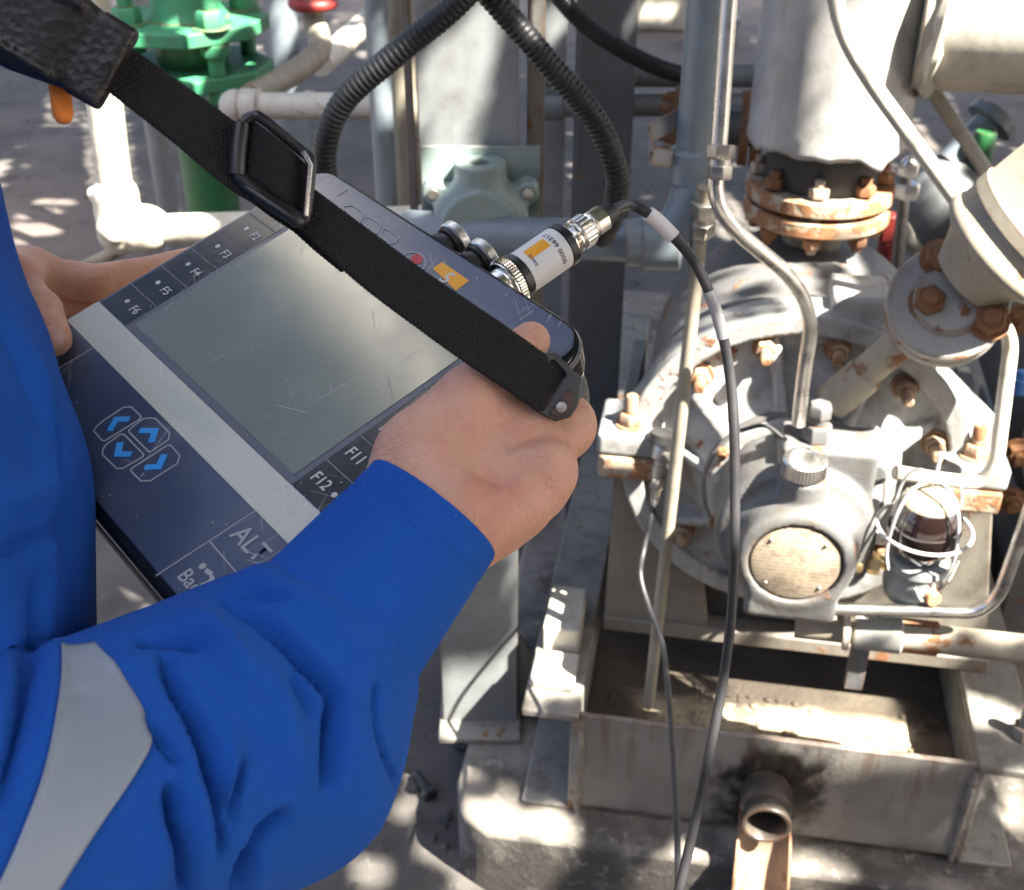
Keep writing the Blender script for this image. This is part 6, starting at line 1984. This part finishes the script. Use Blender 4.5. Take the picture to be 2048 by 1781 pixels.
# --- reflective band on the upper sleeve
t = NT('silver_reflective_tape')
n1 = t.noise(12, 4); n2 = t.noise(900, 2)
t.set(color=t.mix(n1, (0.215, 0.262, 0.325), (0.29, 0.325, 0.375)), rough=0.5, metal=0.15, normal=t.bump(t.math('ADD', n2, t.noise(30, 4)), 0.2, 0.001))
lb = catmull([Vector((x, y, 0)) for x, y in ((126, 1300), (124, 1350), (116, 1410), (84, 1550), (36, 1680), (-6, 1770), (-56, 1860))], 8)
rb_ = catmull([Vector((x, y, 0)) for x, y in ((190, 1288), (232, 1338), (284, 1418), (302, 1480), (272, 1545), (180, 1680), (60, 1870))], 8)
nW = 14
xy = [(a.x + (c.x - a.x) * j / nW, a.y + (c.y - a.y) * j / nW) for a, c in zip(lb, rb_) for j in range(nW + 1)]
def f_band(P):
    q = P * 14.0
    return f_inner_base(P) + 0.0016 * (np.sin(q[:, 0] * 1.7 + 2.1 * np.sin(q[:, 2] * 0.9)) * np.sin(q[:, 1] * 1.3 + q[:, 2] * 1.9))
H = sdf_hits(f_band, xy, 0.15, 1.0)
Nn = sdf_normal(f_band, np.nan_to_num(H), 0.003)
H2 = H + Nn * (0.0010 + fold_height(np.nan_to_num(H), Nn))[:, None]
rows = len(lb)
b = MB(); idx = {}; vs = []
for i, h in enumerate(H2):
    if not np.isnan(h[0]): idx[i] = len(vs); vs.append(Vector(h))
fs = []
for i in range(rows - 1):
    for j in range(nW):
        q = [i * (nW + 1) + j, i * (nW + 1) + j + 1, (i + 1) * (nW + 1) + j + 1, (i + 1) * (nW + 1) + j]
        if all(k in idx for k in q):
            v4 = [vs[idx[k]] for k in q]
            if max((v4[a] - v4[(a + 1) % 4]).length for a in range(4)) < 0.03: fs.append(tuple(idx[k] for k in q))
b.add(vs, fs)
o = b.build('reflective_band', t.m, cov, smooth=80)
s = o.modifiers.new('solid', 'SOLIDIFY'); s.thickness = 0.0007; s.offset = -0.6
# gaps cut in the added foliage where sun should fall, rows of (start, length) cells on the plane z = OPEN_Z
OPEN_I0, OPEN_J0, OPEN_CELL, OPEN_Z = -34, -23, 0.02, 3.1
OPEN = """103,1|102,2|102,1|||101,1 112,2|100,2 113,1|113,1||||97,2|97,2|96,2 136,4|95,2 132,13|95,2 119,7 131,14|94,2 111,3 119,7 131,12|92,1 111,3 119,6 132,4|111,3 117,8 158,1|116,9 148,2 157,2|116,8 157,3|116,4 137,8 158,2|119,1 133,7 158,2|114,2 119,1 132,2 149,2 158,3|114,3 132,2 142,9 159,1|115,1 129,1 132,3 137,14|115,1 120,30|115,33|113,11 126,21|113,11 126,21|112,20 134,13|111,21 134,12|110,21 133,13|114,17 133,6 140,5|114,23 138,1 140,3|113,23 138,4|112,24 137,4|110,26|103,32|101,12 114,21|78,3 100,3 105,30|79,1 102,1 105,30|82,1 85,2 102,2 108,23|109,14|109,14|109,2 115,4 122,2|111,1 115,4 122,2 145,1 158,1|111,1 115,4 122,2 145,1 157,2|87,1 114,3 118,1 122,2 157,1|86,3 112,7 122,2 147,1 157,1|86,3 110,4 116,3 122,2 157,1|86,3 109,5 116,3 122,2|84,4 107,4 113,6 122,2|83,5 106,3 113,6 122,2|83,4 105,3 113,6 122,2|84,2 104,2 115,9|114,10 147,3|79,3 88,2 112,12 146,4 151,1|66,6 78,4 88,1 111,13 146,5|65,10 78,3 109,14 146,3|64,10 108,15 146,2|63,11 107,13 126,2 146,2|62,6 105,3 111,4 124,3 156,1|61,5 105,2 113,1 123,3 156,1|63,2 121,3 157,1|121,1|||||128,2|125,1 133,1|92,1 125,1 133,1|83,2 92,1|81,4|80,1 84,1|79,2 84,1|83,4||142,1|141,3|100,1 140,3|100,1 140,2|139,3|140,3|140,2|140,1|||77,2 81,3|70,10 82,1|68,12|68,5||64,3 96,2|63,8 95,4|57,16|57,3 61,12|61,13|56,1 61,13|53,4 59,2 63,11|53,3 65,7 74,1|54,1 65,7 74,1|64,8|63,9|63,7|64,6|64,3|63,4|63,1 66,2|63,1|||||||74,2|72,4|72,4|||||||||||66,1||73,3|75,1|69,2|68,3|66,5 76,1|66,5 76,2|70,1 76,3|76,3|76,4|76,4|76,4|78,3|79,2|79,1|77,1|38,4 77,2|38,4 77,1 161,1|37,4 77,1 161,1|38,3 160,3|38,6 160,2|36,9 160,2 166,1|36,9 160,2 166,1|35,11 160,2 165,3|35,10 160,1 165,2|35,9 160,1 165,1|160,1 165,1|160,1 164,2|34,8 164,2|34,8 164,2|34,8 64,1 164,2|33,9 164,2|37,4 164,3|164,2|164,2|35,8 164,2 194,1|35,8 164,2|35,7 164,1|164,1|164,1|53,1 164,1|164,1|||||42,1 51,1|42,1|42,1 50,1|42,1|41,2 49,1|41,1 49,1|41,1|40,2 48,1 199,1|40,1 48,1 199,1|39,2 48,1|39,1 200,1|38,2 47,1 200,1|38,2 46,1 200,1|38,1 46,1|37,2 46,1|37,1|37,1 45,1|37,1 45,1 211,1|36,2 45,1 211,1|36,1 206,1 211,1|36,1 44,1 211,1|36,1 44,1 211,2|35,2 44,1 211,2|211,2|34,1 43,1 211,2|34,1 211,2|34,1 211,2|211,2|33,1 42,1 211,2|33,1 211,2|33,1 41,1 212,1|212,1|32,1 40,1 212,1|40,1 212,2|31,1 40,1 212,2|31,1 212,2|30,2 39,1 212,2|21,7 30,1 39,1 211,3|29,2 39,1||21,3 26,2 212,2|21,1 26,1 29,1 213,1|20,2 26,1 213,1 224,1|20,1 28,1|19,2 25,1|19,1 25,1 27,1 36,1|19,1 25,3 36,1|27,1 36,1 224,1|224,1|18,1 24,1 224,1|18,1 26,1 35,1|17,2 23,1|17,1 25,1 34,1 225,1|16,2 22,1 225,1|225,1||15,1 22,1|15,1 226,1|15,1 21,1 226,1|226,1||14,1|226,2|74,3||||||||||||||||||||||||||||||||84,3|84,2|59,1 83,3|83,3|83,3|57,2 83,3|83,3||55,2|55,2|55,2|55,2|55,2|50,1 55,1||47,2||83,1|||||||74,1|||54,1|73,2|||72,4 157,10|63,2 156,10||71,5|63,2||71,5|63,1||71,3|62,2 72,2|72,5|||71,6|||71,7|||71,7||||||||||2,2|||||1,2||||0,2"""
# ------------------------------------------------------------------ unseen leaf canopy added overhead, its gaps shaped to throw the dappled shade
AX0, AX1, AY0, AY1 = -3.4, 5.4, -2.8, 6.6
CX0, CY0 = int(math.floor(AX0 / OPEN_CELL)) - 8, int(math.floor(AY0 / OPEN_CELL)) - 8
GN = (int((AX1 - AX0) / OPEN_CELL) + 17, int((AY1 - AY0) / OPEN_CELL) + 17)
og = np.zeros(GN, bool)
for dj, row in enumerate(OPEN.split('|')):
    for run in row.split():
        s, n = map(int, run.split(','))
        for k in range(n):
            i, j = OPEN_I0 + s + k - CX0, OPEN_J0 + dj - CY0
            if 0 <= i < GN[0] and 0 <= j < GN[1]: og[i, j] = True
def dilate(a, r):
    o_ = a.copy(); n = int(math.ceil(r))
    for i in range(-n, n + 1):
        for j in range(-n, n + 1):
            if i * i + j * j <= r * r:
                o_ |= np.roll(np.roll(a, i, 0), j, 1)
    return o_
rng = np.random.default_rng(4)
tree = thing('added_shade_tree', 'unseen leafy tree added overhead, gaps cut to throw dappled shade over pump and yard', 'tree', Vector((3.4, -2.2, 0)))
LV, LF = [], []
SX, SY = SUN.x / SUN.z, SUN.y / SUN.z
def leaves(n, l0, l1, clear, only_near=None, box=None):
    blocked = dilate(og, clear / OPEN_CELL)
    bx = box or (AX0, AX1, AY0, AY1)
    x = rng.uniform(bx[0], bx[1], n); y = rng.uniform(bx[2], bx[3], n)
    dz = rng.uniform(-0.14, 0.22, n)
    gi = np.floor((x - SX * dz) / OPEN_CELL).astype(int) - CX0
    gj = np.floor((y - SY * dz) / OPEN_CELL).astype(int) - CY0
    ok = ~blocked[np.clip(gi, 0, GN[0] - 1), np.clip(gj, 0, GN[1] - 1)]
    ok &= ~((x < -0.10) & (y < 3.4)) & (y > -1.6 + 0.0 * x)
    if only_near is not None:
        ok &= dilate(og, only_near / OPEN_CELL)[np.clip(gi, 0, GN[0] - 1), np.clip(gj, 0, GN[1] - 1)]
    x, y, dz = x[ok], y[ok], dz[ok]; m = len(x)
    L = rng.uniform(l0, l1, m)[:, None]; W_ = L * rng.uniform(0.55, 0.75, m)[:, None]
    yaw = rng.uniform(0, 6.283, m); pit = rng.normal(0, 0.25, m)
    a = np.stack([np.cos(yaw), np.sin(yaw), pit], 1); s = np.stack([-np.sin(yaw), np.cos(yaw), rng.normal(0, 0.2, m)], 1)
    a /= np.linalg.norm(a, axis=1, keepdims=True); s /= np.linalg.norm(s, axis=1, keepdims=True)
    c = np.stack([x, y, OPEN_Z + dz], 1)
    q = np.stack([c - a * L / 2, c + s * W_ / 2 - a * L * 0.06, c + a * L / 2, c - s * W_ / 2 - a * L * 0.06], 1).reshape(-1, 3)
    base = sum(len(v) for v in LV)
    LV.append(q); LF.append(base + np.arange(4 * m).reshape(-1, 4))
leaves(46000, 0.15, 0.20, 0.085)
leaves(1500, 0.15, 0.20, 0.085, None, (0.2, 1.9, -1.2, 0.5))
leaves(4500, 0.08, 0.11, 0.050, None, (0.2, 1.9, -1.2, 0.5))
leaves(90000, 0.08, 0.11, 0.050, 0.25)
leaves(420000, 0.04, 0.055, 0.026, 0.13)
leaves(1600000, 0.020, 0.028, 0.010, 0.05)
t = NT('leaf_green'); n1 = t.noise(3, 3)
t.set(color=t.mix(n1, (0.045, 0.09, 0.02), (0.08, 0.13, 0.035)), rough=0.55)
me = bpy.data.meshes.new('crown')
me.from_pydata((np.concatenate(LV) - np.array(list(tree.location))).tolist(), [], np.concatenate(LF).tolist()); me.materials.append(t.m); me.update()
o = bpy.data.objects.new('crown', me); col.objects.link(o); o.parent = tree; o['kind'] = 'stuff'
b = MB()
tr = Vector((3.4, -2.2, 0))
b.tube(catmull([tr, tr + Vector((0.05, 0.1, 1.4)), tr + Vector((-0.3, 0.4, 2.7)), tr + Vector((-0.6, 0.8, 3.3))], 6), 0.13, 14, rad=None)
for dx, dy in ((-2.6, 2.2), (-0.2, 3.6), (1.2, 2.0), (-2.4, -0.2)):
    b.tube(catmull([tr + Vector((-0.15, 0.3, 2.3)), tr + Vector((dx * 0.4, dy * 0.4, 3.36)), tr + Vector((dx, dy, 3.42))], 5), 0.035, 8)
b.build('trunk', plain('bark', (0.10, 0.075, 0.055), 0.9, 0.4, 0.8, 30), tree)
print('LEAVES', sum(len(v) for v in LV) // 4)

# tall white column vessel beyond the left edge of the frame: the screen mirrors its sunlit side as a pale streak
tw = thing('column_vessel', 'tall white painted column vessel standing out in the yard at far left', 'vessel', Vector((-3.15, 6.0, 0)))
MB().lathe([(0.26, 0.25), (0.26, 12.0), (0.22, 12.12), (0.10, 12.2), (0.001, 12.22)], Vector((-3.15, 6.0, 0)), ZZ, 40).build('shell', plain('glossy_white_vessel_paint', (0.80, 0.78, 0.72), 0.4, 0.05), tw)
MB().lathe([(0.42, 0.0), (0.42, 0.03), (0.32, 0.04), (0.32, 0.249)], Vector((-3.15, 6.0, 0)), ZZ, 32).build('skirt', m_greyd, tw)

# unseen building added behind the camera: it keeps the low sky off the faces turned towards the camera
bd = thing('sky_blocking_building', 'plain grey building with a steel door, added unseen behind the camera to block low sky', 'building', Vector((0.5, -5.0, 0)))
m_wall = plain('painted_block_wall', (0.20, 0.19, 0.175), 0.8, 0.2, 0.4, 12)
MB().box((0.5, -6.5, 2.3), (15.0, 3.0, 4.6)).build('wall', m_wall, bd)
MB().box((0.5, -6.4, 4.70), (15.6, 3.6, 0.2)).build('roof', m_greyd, bd, bevel=0.02)
dr = MB().box((-1.5, -4.985, 1.05), (0.95, 0.05, 2.1)).build('door', m_greend, bd, bevel=0.01)
MB().cyl((-1.15, -4.93, 1.0), (-1.15, -4.88, 1.0), 0.02).build('handle', m_steeld, dr)
for wx_ in (1.5, 4.0):
    wf = MB().box((wx_, -4.985, 1.7), (1.3, 0.05, 1.0)).build('window', m_grey, bd, bevel=0.01)
    MB().box((wx_, -4.955, 1.7), (1.15, 0.012, 0.85)).build('pane', m_glossblack, wf)
